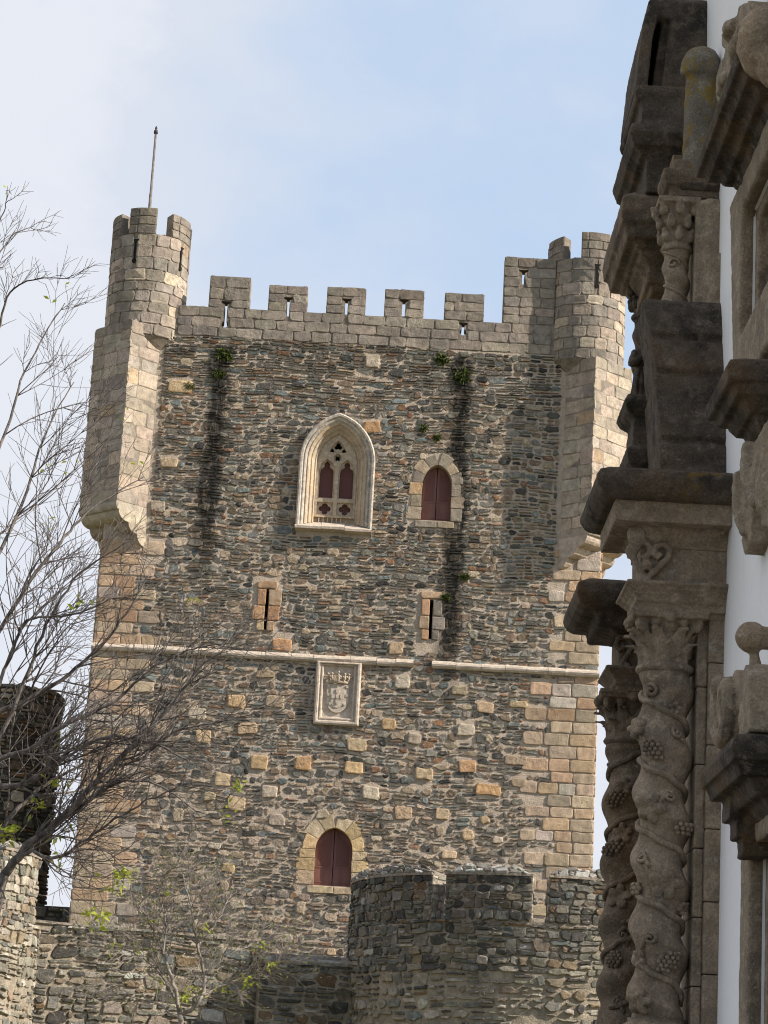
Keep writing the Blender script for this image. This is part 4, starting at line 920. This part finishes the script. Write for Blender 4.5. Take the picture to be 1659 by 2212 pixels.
# entablatures over the columns and along the wall
ARCH = [(0, 0), (.07, .0), (.075, .03), (.14, .03), (.17, .06), (.205, .10), (.235, .105), (.24, .02)]
ARCH = [(0, 0), (.065, .0), (.07, .028), (.125, .028), (.13, .05), (.15, .055), (.17, .085), (.195, .10), (.2, .125), (.235, .13), (.24, .02)]
e_ = MB(); mould(e_, .75, 20.13, 20.80, [(6.03 + z, e) for z, e in ARCH] + [(6.30, 0), (6.60, 0)])
mould(e_, .22, 20.18, 24.0, [(5.98 + z, e * .8) for z, e in ARCH] + [(6.26, 0), (6.62, 0)])
near_e = weather(e_.build('entablature', 'granite', church), .013, .007, .07)
c_ = MB(); mould(c_, .74, 20.13, 20.82, [(6.58, .02), (6.64, .02), (6.645, .05), (6.70, .06), (6.74, .10), (6.745, .27), (6.93, .28), (6.935, .12)]); mould(c_, .22, 20.18, 24.0, [(6.58, .01), (6.66, .03), (6.70, .05), (6.705, .09), (6.90, .10), (6.905, .02)])
weather(c_.build('fascia', 'granite', near_e), .014, .010, .08)
c_ = MB(); mould(c_, .74, 20.13, 20.82, [(6.92, .24), (6.925, .34), (6.97, .40), (7.03, .44), (7.10, .45), (7.16, .42), (7.20, .33)])
mould(c_, .2, 20.22, 24.0, [(6.90, .08), (6.905, .15), (7.04, .19), (7.14, .17), (7.18, .1)])
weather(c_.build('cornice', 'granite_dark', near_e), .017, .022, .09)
sc = MB()                                                         # carved scroll on the frieze
X0, Z0, Y0 = 2.33, 6.40, 20.10
def relief(mb, pts, r_): mb.tube([(WX - (3 - X0) + a, Y0, Z0 + b) for a, b in pts], r_, 7)
relief(sc, [(-.10, .20), (-.16, .10), (-.10, -.02), (-.04, -.12)], .035)
relief(sc, [(-.04, -.12), (.06, -.02), (.15, .08), (.17, .16), (.11, .21), (.04, .18), (.02, .12), (.06, .09), (.09, .13)], .032)
relief(sc, [(-.10, .20), (-.04, .22), (.0, .15), (-.04, .08), (-.08, .10)], .03); sc.sphere((X0 - .03, Y0, Z0 + .02), .05); sc.sphere((X0 - .02, Y0 - .01, Z0 - .16), .055)
sc.sphere((X0 - .16, Y0 + .02, Z0 + .14), .06); sc.sphere((X0 - .13, Y0 - .03, Z0 + .27), .085, sc=(1, .8, 1.2)); weather(sc.build('scroll_carving', 'granite', near_e), .012, .006, .05)
e_ = MB(); mould(e_, .58, FY - .33, FY + .33, [(5.91 + z, e) for z, e in ARCH] + [(6.16, 0), (6.52, 0)]); far_e = weather(e_.build('entablature', 'granite_mid', church), .015, .008, .08)
c_ = MB(); mould(c_, .58, FY - .33, FY + .33, [(6.48, .02), (6.50, .06), (6.53, .08), (6.535, .24), (6.66, .25), (6.665, .38), (6.71, .44), (6.80, .48), (6.90, .46), (6.96, .36)]); weather(c_.build('cornice', 'granite_dark', far_e), .022, .02, .12)
sc = MB(); X0, Z0, Y0 = 2.46, 6.33, FY - .36
relief(sc, [(.0, .12), (.07, .10), (.10, .02), (.05, -.06), (.0, -.14), (-.02, -.2)], .03); relief(sc, [(.0, .12), (-.05, .10), (-.07, .03), (-.03, -.02), (.02, .02), (.0, .05)], .03); sc.sphere((X0 + .05, Y0, Z0 - .18), .045); weather(sc.build('scroll_carving', 'granite_mid', far_e), .012, .006, .05)

# upper tier: scrolled flank block, niche with small columns, entablature, attic and finial
b_ = MB()
for z0, z1, ya, yb, o0, o1 in ((7.1, 7.62, 20.22, 20.30, .58, .60), (7.62, 8.32, 20.30, 20.52, .58, .63), (8.32, 8.70, 20.52, 20.64, .62, .66), (8.70, 9.12, 20.63, 20.78, .66, .73)):
    b_.rings([[(WX + .05, y, z), (WX - o, y, z), (WX - o + .04, 21.55, z), (WX + .05, 21.55, z)] for z, y, o in ((z0, ya + .03, o0 - .02), (z0 + .04, ya, o0), (z1 - .05, yb - .02, o1), (z1, yb + .05, o1 - .03))])
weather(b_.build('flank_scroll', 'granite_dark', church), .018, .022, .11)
b_ = MB(); 
b_.box(WX - .13, WX + .05, 20.95, 23.5, 7.1, 10.2); b_.box(WX - .22, WX - .1, 21.0, 21.42, 9.0, 10.2); b_.box(WX - .25, WX - .1, 22.95, 23.45, 7.2, 10.2)
b_.box(WX - .10, WX + .05, 20.85, 21.0, 9.0, 9.62)
weather(b_.build('niche', 'granite_pale', church), .026, .02, .14)
def small_column(yc, o, z0, z1, zc, mat):
    sh = Shaft(o, yc, z0, z1, 1, .34, 0.8, .115, .018); m_ = MB(); n = 32; nz = 60
    m_.rings([[sh.S(2 * pi * j / n, z0 + (z1 - z0) * i / nz) for j in range(n)] for i in range(nz + 1)])
    m_.tube([sh.S(pi - sh.c - 2 * pi * z / .34, z, .005) for z in [z0 + (z1 - z0) * i / 50 for i in range(51)]], .014, 6)
    P = []
    for i in range(30): k = i / 29; a = k * 2.4 * pi; P.append(sh.S(-.35 + .06 * (1 - .9 * k) * cos(a) / .115, z1 - .16 + .06 * (1 - .9 * k) * sin(a), .012))
    m_.tube(P, .013, 6)
    col = m_.build('small_twisted_column', mat, church, True)
    cp = MB(); x, y = WX - o, yc; H_ = zc - z1
    cp.lathe((x, y, z1), [(.10, -.02), (.145, -.01), (.155, .02), (.13, .05), (.12, .06), (.125, H_ * .4), (.15, H_ * .7), (.18, H_ * .88), (.1, H_)], 24)
    cp.box(x - .2, x + .2, y - .2, y + .2, z1 + H_ * .88, zc)
    for k, (rr_, hh, n_) in enumerate(((.13, .25, 7), (.15, .5, 7), (.18, .75, 8))):
        for i in range(n_):
            a = 2 * pi * (i + .5 * k) / n_; cp.sphere((x + rr_ * 1.12 * sin(a), y - rr_ * 1.12 * cos(a), z1 + H_ * hh), .048, 8, 5, (1, 1, 1.3)); cp.sphere((x + rr_ * 1.3 * sin(a), y - rr_ * 1.3 * cos(a), z1 + H_ * (hh + .1)), .03, 7, 5)
    weather(cp.build('capital', mat, col), .012, .01, .05)
small_column(21.2, .37, 8.6, at(1470, 545, 21.2).z, at(1470, 440, 21.2).z, 'granite')
small_column(23.2, .42, 8.6, 9.75, 10.3, 'granite_dark')
e_ = MB()
zn = at(1470, 440, 21.2).z
mould(e_, .46, 21.03, 21.37, [(zn, 0), (zn + .10, 0), (zn + .11, .04), (zn + .2, .08), (zn + .26, .08), (zn + .28, -.02), (zn + .40, -.04)])
mould(e_, .40, 21.42, 22.9, [(zn + .08, 0), (zn + .22, 0), (zn + .225, .05), (zn + .30, .06), (zn + .305, .0), (zn + .6, 0)])
mould(e_, .48, 22.25, 23.35, [(9.72, 0), (9.78, 0), (9.785, .05), (9.90, .05), (9.905, .02), (9.98, .04), (10.06, .12), (10.10, .13), (10.105, .18), (10.16, .19), (10.165, .28), (10.30, .31), (10.305, .34), (10.44, .36), (10.58, .34), (10.66, .22)])
weather(e_.build('upper_entablature', 'granite_mid', church), .018, .016, .09)
at_ = MB()                                                        # attic with hollowed panel, stepping back as it rises
def arow(z, o, y0): return [(WX + .05, y0, z), (WX - o, y0, z), (WX - o, 23.4, z), (WX + .05, 23.4, z)]
at_.rings([arow(10.62, .60, 21.9), arow(10.98, .60, 21.9), arow(10.99, .66, 21.87), arow(11.06, .70, 21.84), arow(11.07, .74, 21.8), arow(11.20, .79, 21.75), arow(11.30, .77, 21.8), arow(11.31, .70, 21.85), arow(11.40, .66, 21.9), arow(11.44, .66, 21.9), arow(11.62, .66, 21.95), arow(11.63, .71, 21.95), arow(11.70, .73, 21.93), arow(11.78, .70, 21.95), arow(11.79, .62, 22.0)])
at_.rings([arow(11.78, .46, 22.05), arow(12.35, .40, 22.1), arow(12.78, .36, 22.15)])
at_.rings([[(WX - .72, 22.0, 11.78), (WX - .60, 22.0, 11.78), (WX - .60, 23.4, 11.78), (WX - .72, 23.4, 11.78)], [(WX - .67, 22.05, 12.4), (WX - .55, 22.05, 12.4), (WX - .55, 23.4, 12.4), (WX - .67, 23.4, 12.4)], [(WX - .60, 22.1, 12.78), (WX - .46, 22.1, 12.78), (WX - .46, 23.4, 12.78), (WX - .60, 23.4, 12.78)], [(WX - .56, 22.15, 12.86), (WX - .42, 22.15, 12.86), (WX - .42, 23.4, 12.86), (WX - .56, 23.4, 12.86)]])
at_.rings([arow(11.7, .56, 22.14), arow(12.7, .44, 22.2)])
at_.rings([arow(12.60, .53, 22.12), arow(12.80, .50, 22.14), arow(12.87, .46, 22.2)])
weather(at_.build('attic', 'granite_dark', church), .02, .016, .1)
pn = MB(); pc = at(1513, 230, 21.2)
pn.lathe((pc.x, 21.2, 0), [(.19, 10.40), (.185, 10.58), (.165, 10.61), (.158, 11.0), (.148, 11.48), (.143, 11.52), (.19, 11.54), (.205, 11.62), (.185, 11.72), (.14, 11.80), (.05, 11.85)], 24)
pn.box(pc.x - .02, WX + .03, 21.12, 21.3, 10.45, 11.55)
weather(pn.build('finial', 'granite_lichen', church), .018, .02, .08)
b_ = MB(); mould(b_, .34, 21.03, 21.40, [(10.30, .02), (10.36, .05), (10.42, .05), (10.45, 0)]); weather(b_.build('finial_base', 'granite_dark', church), .02, .015, .1)

# statue on its pedestal in the middle of the upper tier
pm = MB(); mould(pm, .62, 21.95, 22.45, [(7.1, .06), (7.62, .04), (7.80, .04), (7.84, .08), (7.98, .10), (8.02, .05), (8.30, .03), (8.36, .10), (8.44, .14), (8.52, .10)])
weather(pm.build('statue_pedestal', 'granite_dark', church), .017, .016, .09)
sxp = at(1391, 868, 22.2); SB = Vector((sxp.x + .03, 22.2, 8.50)); statue = thing('statue', 'small weathered stone statue of a robed figure standing on the church portal ledge', 'statue', SB)
sm = MB(); Rg = []; n = 40
for z, a, b in ((0, .155, .13), (.05, .16, .135), (.18, .15, .125), (.32, .135, .115), (.42, .125, .105), (.50, .135, .105), (.57, .12, .09), (.61, .07, .065), (.64, .05, .05)):
    Rg.append([(a * (1 + .14 * (1 - z / .7) * sin(7 * t + z * 3)) * cos(t), b * (1 + .14 * (1 - z / .7) * sin(7 * t + z * 3)) * sin(t), z) for t in [2 * pi * j / n for j in range(n)]])
sm.rings(Rg); sm.sphere((-.01, -.01, .71), .068, 14, 10, (1, 1.05, 1.2)); sm.sphere((-.055, -.06, .70), .02); sm.tube([(.0, .03, .79), (.06, .05, .72), (.07, .04, .6)], [.04, .05, .05], 8)
sm.tube([(-.12, 0, .55), (-.16, -.07, .42), (-.10, -.15, .43), (-.03, -.17, .47)], [.05, .05, .04, .03], 8); sm.tube([(.12, 0, .55), (.16, -.06, .42), (.09, -.15, .42), (.02, -.17, .47)], [.05, .05, .04, .03], 8)
for k in range(5): sm.tube([(-.02 + .012 * k, -.17, .46 + .004 * k), (-.02 + .012 * k, -.185, .50 + .006 * (2 - abs(k - 2)))], .009, 6)
for k in range(6): x = -.12 + .048 * k; sm.tube([(x * .8, -.10, .36), (x, -.125, .2), (x * 1.1, -.135, .0)], [.015, .02, .024], 6)
weather(sm.build('robed_body', 'granite_dark', statue), .011, .012, .06)

# church windows with their moulded stone frames
def window(win, y_out, z_lo, z_hi, tilt, tracery):
    a, b, c0, c1 = win
    f_ = MB(); o_ = .11
    outer = [(13.6, z_lo), (y_out, z_lo), (y_out + tilt, z_hi), (13.6, z_hi)]
    f_.plate(outer, [[(a, c0), (b, c0), (b, c1), (a, c1)]], YZ, o_, -.02)
    fr = f_.build('window', 'granite_pale', church); weather(fr, .03, .016, .12)
    i_ = MB()
    for d, oo in ((0.0, -.02), (.10, -.16), (.22, -.3)):
        i_.plate([(a - .02, c0 - .02), (b + .02, c0 - .02), (b + .02, c1 + .02), (a - .02, c1 + .02)], [[(a + .1 + d, c0 + .1 + d), (b - .12 - d, c0 + .1 + d), (b - .12 - d, c1 - .1 - d), (a + .1 + d, c1 - .1 - d)]], YZ, oo, oo - .16)
    weather(i_.build('inner_frame', 'granite', fr), .03, .014, .12)
    g_ = MB(); g_.plate([(a, c0), (b, c0), (b, c1), (a, c1)], [], YZ, -.55, -.6); g_.build('pane', 'glass', fr)
    if tracery:
        t_ = MB()
        for k in range(4): t_.box(WX + .50, WX + .53, a + .5 + k * .5, a + .53 + k * .5, c0, c1)
        for k in range(5): t_.box(WX + .50, WX + .53, a, b, c0 + .3 + k * .45, c0 + .325 + k * .45)
        t_.build('bars', 'iron', fr)
    return fr
lo_w = window(LWIN, 18.42, 1.0, 4.1, 0, True)
up_w = window(UWIN, 19.2, 7.6, 9.6, .42, True)
c_ = MB(); mould(c_, .10, 17.0, 17.92, [(3.90, .0), (3.95, .05), (4.0, .08), (4.005, .15), (4.08, .19), (4.12, .20), (4.125, .28), (4.22, .31), (4.225, .34), (4.32, .36), (4.40, .33), (4.44, .2)])
for i in range(3): c_.box(WX - .30 + .05 * i, WX, 17.75, 18.12 - .06 * i, 3.95 - .14 * i, 4.16 - .12 * i)
weather(c_.build('hood_cornice', 'granite_dark', lo_w), .014, .014, .09)
sc = MB()                                                         # scrolls and ball on the lower window
def scroll(mb, yc, zc, r_, o0, o1, turns=1.4, a_st=0.0, dirn=1, th=.5):
    P = []
    for i in range(36): k = i / 35; a = a_st + dirn * turns * 2 * pi * k; rr_ = r_ * (1 - .72 * k); P.append((yc + rr_ * cos(a), zc + rr_ * sin(a), r_ * th * (1 - .6 * k)))
    for oo in [o0 + (o1 - o0) * j / 4 for j in range(5)]: mb.tube([(WX - oo, y, z) for y, z, _ in P], [q * .5 for *_, q in P], 8)
    mb.lathe((0, 0, 0), [(.001, 0), (.001, .001)], 3) if False else None
scroll(sc, 18.05, 4.83, .30, -.02, .30, 1.5, pi * .3, -1, .62); sc.plate(circ(18.05, 4.83, .30, 24), [], YZ, .24, -.03)
sc.plate([(17.0, 4.46), (18.1, 4.5), (18.2, 4.86), (18.0, 5.02), (17.6, 5.0), (17.25, 5.02), (17.0, 4.9)], [], YZ, .2, -.03)
sc.plate([(18.15, 4.42), (18.62, 4.5), (18.72, 4.72), (18.66, 5.02), (18.52, 5.08), (18.40, 4.86), (18.2, 4.62)], [], YZ, .16, -.03)
sc.plate([(16.75, 4.44), (17.3, 4.44), (17.25, 4.85), (17.0, 4.98), (16.8, 4.85)], [], YZ, .32, -.03)
weather(sc.build('scroll_ornament', 'granite_pale', lo_w), .017, .026, .09)
sc = MB(); sc.sphere((2.80, 17.5, 5.28), .118, 20, 14, (1, 1, 1.02)); sc.tube([(2.84, 17.48, 4.96), (2.82, 17.5, 5.22)], [.06, .03], 10); sc.box(2.86, 3.02, 17.44, 17.56, 5.2, 5.36); weather(sc.build('ball_finial', 'granite_pale', lo_w), .014, .01, .08)
c_ = MB(); mould(c_, .10, 17.68, 18.18, [(6.94, .0), (7.0, .05), (7.06, .07), (7.065, .12), (7.14, .17), (7.17, .18), (7.175, .24), (7.25, .27), (7.255, .32), (7.36, .34), (7.42, .31), (7.46, .22), (7.52, .05)])
weather(c_.build('sill_cornice', 'granite_dark', up_w), .014, .014, .09)
sc = MB(); sc.plate([(15, 6.9), (18.5, 6.9), (18.55, 6.66), (18.36, 6.5), (18.40, 6.3), (18.16, 6.08), (17.92, 6.14), (17.84, 6.42), (17.6, 6.40), (17.4, 6.12), (17.0, 6.0), (16.6, 6.2), (15, 6.3)], [], YZ, .15, -.02)
for y, z, q in ((18.2, 6.45, .15), (17.9, 6.68, .17), (17.3, 6.4, .2), (18.12, 6.22, .1), (17.6, 6.6, .14)): sc.sphere((WX - .13, y, z), q, 14, 9, (.45, 1, 1.2))
sc.tube([(WX - .17, 18.4, 6.8), (WX - .2, 18.22, 6.5), (WX - .18, 18.02, 6.2)], [.05, .06, .04], 8); sc.tube([(WX - .17, 17.9, 6.9), (WX - .2, 17.75, 6.6), (WX - .18, 17.5, 6.3)], [.06, .07, .04], 8)
weather(sc.build('pendant_carving', 'granite_pale', up_w), .02, .04, .1)
c_ = MB(); mould(c_, .10, 17.45, 19.12, [(9.52, .0), (9.56, .04), (9.60, .05), (9.605, .12), (9.66, .15), (9.68, .17), (9.685, .24), (9.74, .27), (9.76, .28), (9.765, .33), (9.84, .35), (9.90, .33), (9.93, .24)])
weather(c_.build('hood_cornice', 'granite_dark', up_w), .014, .014, .09)
sc = MB(); leafy = [(1551, 165), (1552, 215), (1562, 258), (1580, 240), (1600, 170), (1625, 60), (1625, 2), (1602, 12), (1596, 35), (1575, 50), (1562, 75), (1564, 100), (1572, 112), (1558, 140)]
def uv(px, py, X): q = ax(px, py, X); return (q.y, q.z)
sc.plate([uv(px, py, 2.84) for px, py in leafy], [], YZ, .18, -.03)
for a_, b_, r_ in (((1572, 78), (1590, 50), .05), ((1558, 200), (1590, 150), .05), ((1590, 150), (1612, 50), .06), ((1562, 245), (1592, 180), .045)):
    p, q = ax(*a_, 2.80), ax(*b_, 2.80); sc.tube([p, (p + q) / 2 + Vector((-.03, 0, .02)), q], [r_, r_ * 1.2, r_], 8)
weather(sc.build('scroll_ornament', 'granite_pale', up_w), .018, .03, .09)
sc = MB(); p = ax(1640, 92, 2.62); sc.sphere((2.66, p.y, p.z), .26, 18, 12, (.8, 1, 1.1)); sc.sphere((2.72, p.y - .1, p.z - .2), .17, 14, 10, (.8, 1, 1.2)); sc.plate([(p.y - .3, 9.9), (p.y + .45, 9.9), (p.y + .4, p.z - .1), (p.y + .2, p.z + .15), (p.y - .2, p.z + .2)], [], YZ, .28, -.03)
weather(sc.build('knob_ornament', 'granite_pale', up_w), .018, .03, .09)

def rebase(root, p):                                               # put the Empty at the foot of its thing
    p = Vector(p); root.location = p
    for o in root.children: o.location = o.location - p
rebase(keep, (-1, KY + 8, 0)); rebase(church, (7, 20, 0))

# ------------------------------------------------------------------ trees
class Tree:
    def __init__(s, seed): s.R = random.Random(seed); s.tr = MB(); s.br = MB(); s.lf = MB(); s.tips = []; s.n = 0
    def limb(s, pts, r0, r1, mb=None, n=7):
        (mb or s.br).tube(pts, [r0 + (r1 - r0) * i / (len(pts) - 1) for i in range(len(pts))], n, True)
    def smooth(s, P, jit=.03):
        out = []
        for i in range(len(P) - 1):
            a, b, c, d = P[max(i - 1, 0)], P[i], P[i + 1], P[min(i + 2, len(P) - 1)]
            for k in range(6):
                t = k / 6; q = .5 * ((2 * b) + (c - a) * t + (2 * a - 5 * b + 4 * c - d) * t * t + (3 * b - a - 3 * c + d) * t ** 3)
                out.append(q + Vector((s.R.gauss(0, jit), s.R.gauss(0, jit), s.R.gauss(0, jit))))
        return out + [P[-1]]
    def twig(s, p, d, ln, r, lvl, up=.35):
        R = s.R; n = 6 if lvl > 0 else 4; P = [p]; q = p; d = d.normalized()
        bend = Vector((R.gauss(0, .06) + .02, R.gauss(0, .06), R.gauss(0, .05) + up * .13))
        for i in range(n):
            d = (d + bend + Vector((R.gauss(0, .075), R.gauss(0, .075), R.gauss(0, .075)))).normalized(); q = q + d * ln / n; P.append(q)
        s.limb(P, r, max(.0038, r * .38), None, 5 if r > .012 else 4 if r > .008 else 3); s.n += 1
        if lvl <= 0: s.tips.append((P[-1], d)); return
        for i in range(1, n + 1):
            for _ in range(2 if R.random() < .22 else 1):
                dd = (P[i] - P[i - 1]).normalized(); side = dd.cross(Vector((R.gauss(0, 1), R.gauss(0, 1), R.gauss(0, 1)))).normalized()
                a = R.uniform(.35, .8); s.twig(P[i], dd * cos(a) + side * sin(a), ln * R.uniform(.38, .72) * (1.1 - .3 * i / n), max(.0042, r * .55), lvl - 1, up)
    def leaves(s, p, k, size, R_=None):
        R = s.R
        for _ in range(k):
            a, b = R.uniform(0, 2 * pi), R.uniform(-.9, .6); d = Vector((cos(a) * cos(b), sin(a) * cos(b), sin(b))); st = p + Vector((R.gauss(0, size * .5), R.gauss(0, size * .5), R.gauss(0, size * .5)))
            ln = size * R.uniform(.6, 1.2); sd = d.orthogonal(); sd.rotate(Matrix.Rotation(R.uniform(0, 6.3), 3, d)); sd = sd.normalized() * ln * .2; m = st + d * ln * .45 + sd.cross(d).normalized() * ln * .06
            s.lf.add([st, m + sd, st + d * ln - Vector((0, 0, ln * .15)), m - sd], [(0, 1, 2, 3)])
tY = 38.0
bt = Tree(7); base = at(-70, 2240, tY)
LIMBS = [  # pixel path, depth at start and end, thickness at start and end
 ([(-70, 2560), (-55, 2240), (-30, 2040), (8, 1890)], 38, 38, .16, .085),
 ([(8, 1890), (60, 1828), (120, 1782), (185, 1715), (240, 1655), (330, 1572), (395, 1490), (445, 1425)], 38, 37, .075, .014),
 ([(-55, 2240), (-60, 1950), (-50, 1650), (-45, 1350), (-50, 1050), (-40, 820)], 38, 39, .15, .035),
 ([(-50, 1700), (60, 1690), (150, 1622), (250, 1592), (330, 1606), (410, 1645)], 38.2, 37, .05, .010),
 ([(-48, 1560), (80, 1500), (180, 1432), (260, 1342), (325, 1240)], 38.5, 38.2, .045, .010),
 ([(-45, 1440), (60, 1262), (140, 1160), (205, 1095), (310, 1030)], 38.6, 39.5, .04, .009),
 ([(-46, 1280), (50, 1085), (92, 950), (160, 825)], 38.8, 39.5, .035, .008),
 ([(-48, 1130), (20, 905), (62, 785), (140, 655)], 39, 40, .032, .008),
 ([(-44, 940), (0, 700), (40, 615), (150, 600)], 39, 38, .028, .007),
 ([(-42, 860), (-20, 640), (15, 520), (75, 488)], 39, 39.5, .022, .006),
 ([(-42, 840), (-30, 600), (0, 470), (24, 425)], 39, 38.6, .02, .006),
 ([(0, 1900), (60, 1842), (125, 1852), (200, 1802), (300, 1742), (400, 1690)], 38, 36.8, .04, .009),
 ([(-50, 1650), (60, 1618), (150, 1560), (250, 1512), (330, 1442), (420, 1402), (500, 1390)], 38, 37.4, .042, .008),
 ([(-48, 1700), (40, 1505), (100, 1352), (170, 1242), (262, 1180)], 38.4, 37.6, .04, .008),
 ([(-52, 1900), (30, 1760), (110, 1690), (190, 1640), (270, 1560)], 38.1, 39, .045, .01),
 ([(120, 1782), (180, 1740), (260, 1690), (350, 1700), (430, 1760)], 38, 36.8, .03, .007),
 ([(240, 1655), (300, 1640), (380, 1580), (470, 1560), (560, 1540)], 37.6, 37, .026, .006),
 ([(-50, 1600), (20, 1420), (60, 1340), (150, 1330), (250, 1290)], 38.2, 37.6, .035, .008)]
for path, y0, y1, r0, r1 in LIMBS:
    n = len(path); P = [at(px, py, y0 + (y1 - y0) * i / (n - 1)) for i, (px, py) in enumerate(path)]
    Q = bt.smooth(P, .012 if r0 < .1 else .02); bt.limb(Q, r0, r1, bt.tr if r0 > .1 else None, 9)
    if r0 > .14 and path[0][1] > 2400: continue
    for i in range(5, len(Q), (3 if path[-1][1] < 1150 else 2) if r0 < .1 else 4):
        if r0 > .1 and i < 12: continue
        for _ in range(1 if r0 > .1 else bt.R.choice((1, 2, 2))):
            d = (Q[i] - Q[i - 1]).normalized(); sd = d.cross(Vector((bt.R.gauss(0, .6), bt.R.gauss(0, 1), bt.R.gauss(0, .6)))).normalized(); a = bt.R.uniform(.35, .85)
            if r0 > .1: sd = Vector((abs(sd.x) * .8 + .3, sd.y, sd.z)).normalized()
            rr_ = r0 + (r1 - r0) * i / len(Q)
            hi = Q[i].z > (14.4 if Q[i].x < -6.4 else 13.2) or Q[i].x > -5.0
            bt.twig(Q[i], d * cos(a) + sd * sin(a), (bt.R.uniform(.5, 1.2) if Q[i].z < 13.2 else bt.R.uniform(.3, .7)) if hi else bt.R.uniform(.9, 2.2), max(.0075, min(.02, rr_ * .5)), 1 if hi else (2 if bt.R.random() < .42 else 1))
LEAF = [(255, 1895, 14), (275, 1880, 8), (240, 1912, 10), (215, 1985, 14), (200, 1975, 8), (100, 1000, 5), (155, 1030, 6), (262, 888, 4), (110, 655, 3), (150, 605, 4), (25, 420, 3), (100, 1130, 8), (165, 1300, 7), (120, 1690, 7), (130, 1790, 7), (80, 1740, 8), (128, 1855, 5), (5, 1808, 12), (20, 1790, 8), (515, 1690, 5), (492, 1705, 4), (490, 1757, 5), (415, 1300, 3), (440, 1237, 3), (145, 985, 4), (370, 1090, 3), (300, 1010, 3), (130, 1600, 5)]
for px, py, k in LEAF:
    p = at(px, py, 37.8); bt.leaves(p, int(k * 1.7) if py > 1250 else max(2, k // 2), .16 if py > 1250 else .12)
    q = min((t[0] for t in bt.tips), key=lambda t: (t - p).length)
    bt.limb([q, (p + q) / 2 + Vector((0, 0, .04)), p], .006, .004, None, 4)
b0 = at(-70, 2560, tY); b0.z = 0
tr_ = thing('bare_tree', 'large bare tree with fine leafless branches and a few yellow-green leaves along the left edge', 'tree', (b0.x, tY, 0))
bt.tr.tube([Vector((b0.x, tY, -.1)), Vector((b0.x + .02, tY, .8)), at(-70, 2560, tY)], [.26, .2, .16], 10)
for mb, nm, mt in ((bt.tr, 'trunk', 'bark'), (bt.br, 'branches', 'bark'), (bt.lf, 'leaves', 'leaf')):
    o = mb.build(nm, mt, tr_, mt == 'bark'); o.location = -tr_.location
yt = Tree(9); yY = 47.0
YL = [([(392, 2560), (392, 2300), (388, 2196)], .065, .055), ([(388, 2196), (376, 2125), (352, 2060), (326, 2000), (300, 1955)], .046, .010), ([(384, 2170), (352, 2110), (310, 2070), (262, 2050), (200, 2036)], .028, .007), ([(388, 2196), (432, 2162), (442, 2105), (425, 2040), (412, 1960), (396, 1890)], .046, .010), ([(436, 2150), (490, 2125), (545, 2105), (610, 2085)], .022, .006), ([(352, 2060), (358, 2000), (345, 1930), (352, 1880)], .02, .006), ([(425, 2040), (470, 1990), (500, 1930)], .018, .006), ([(388, 2200), (340, 2170), (280, 2150), (230, 2120)], .02, .006), ([(442, 2105), (500, 2060), (560, 2035)], .018, .006)]
for path, r0, r1 in YL:
    P = [at(px, py, yY + .25 * math.sin(i * 2.1 + r0 * 200)) for i, (px, py) in enumerate(path)]; Q = yt.smooth(P, .012); yt.limb(Q, r0, r1, yt.tr if r0 > .04 else None, 8)
    if r0 > .05: continue
    for i in range(4, len(Q), 2):
        d = (Q[i] - Q[i - 1]).normalized(); sd = d.cross(Vector((yt.R.gauss(0, .6), yt.R.gauss(0, 1), yt.R.gauss(0, .6)))).normalized(); a = yt.R.uniform(.4, .9)
        
        for _ in range(3): sd = d.cross(Vector((yt.R.gauss(0, .6), yt.R.gauss(0, 1), yt.R.gauss(0, .6)))).normalized(); yt.twig(Q[i], d * cos(a) + sd * sin(a), yt.R.uniform(.4, .95), .0075, 1, .5)
ol = MB()
for p, d in yt.tips:
    if yt.R.random() < .5: yt.leaves(p, 2, .085)
fol = yt.lf; yt.lf = MB()
for px, py, k in ((405, 2150, 14), (385, 2160, 10), (430, 2140, 10), (540, 2120, 10), (590, 2088, 9), (560, 2050, 7), (340, 2120, 6), (300, 2050, 6), (250, 2045, 6), (450, 2010, 5), (480, 2130, 8), (330, 1990, 5), (360, 1930, 4)): yt.leaves(at(px, py, yY), int(k * 1.8), .14)
b0 = at(392, 2560, yY)
ty = thing('young_tree', 'small forked young tree with sparse olive leaves in front of the shaded curtain wall', 'tree', (b0.x, yY, 0))
yt.tr.tube([Vector((b0.x, yY, -.1)), at(392, 2560, yY)], [.075, .06], 8)
for mb, nm, mt in ((yt.tr, 'trunk', 'pale_bark'), (yt.br, 'branches', 'pale_bark'), (fol, 'small_leaves', 'olive'), (yt.lf, 'leaves', 'leaf')):
    o = mb.build(nm, mt, ty, mt == 'pale_bark'); o.location = -ty.location
print('tree twigs', bt.n, yt.n, 'verts', sum(len(o.data.vertices) for o in bpy.data.objects if o.type == 'MESH'))
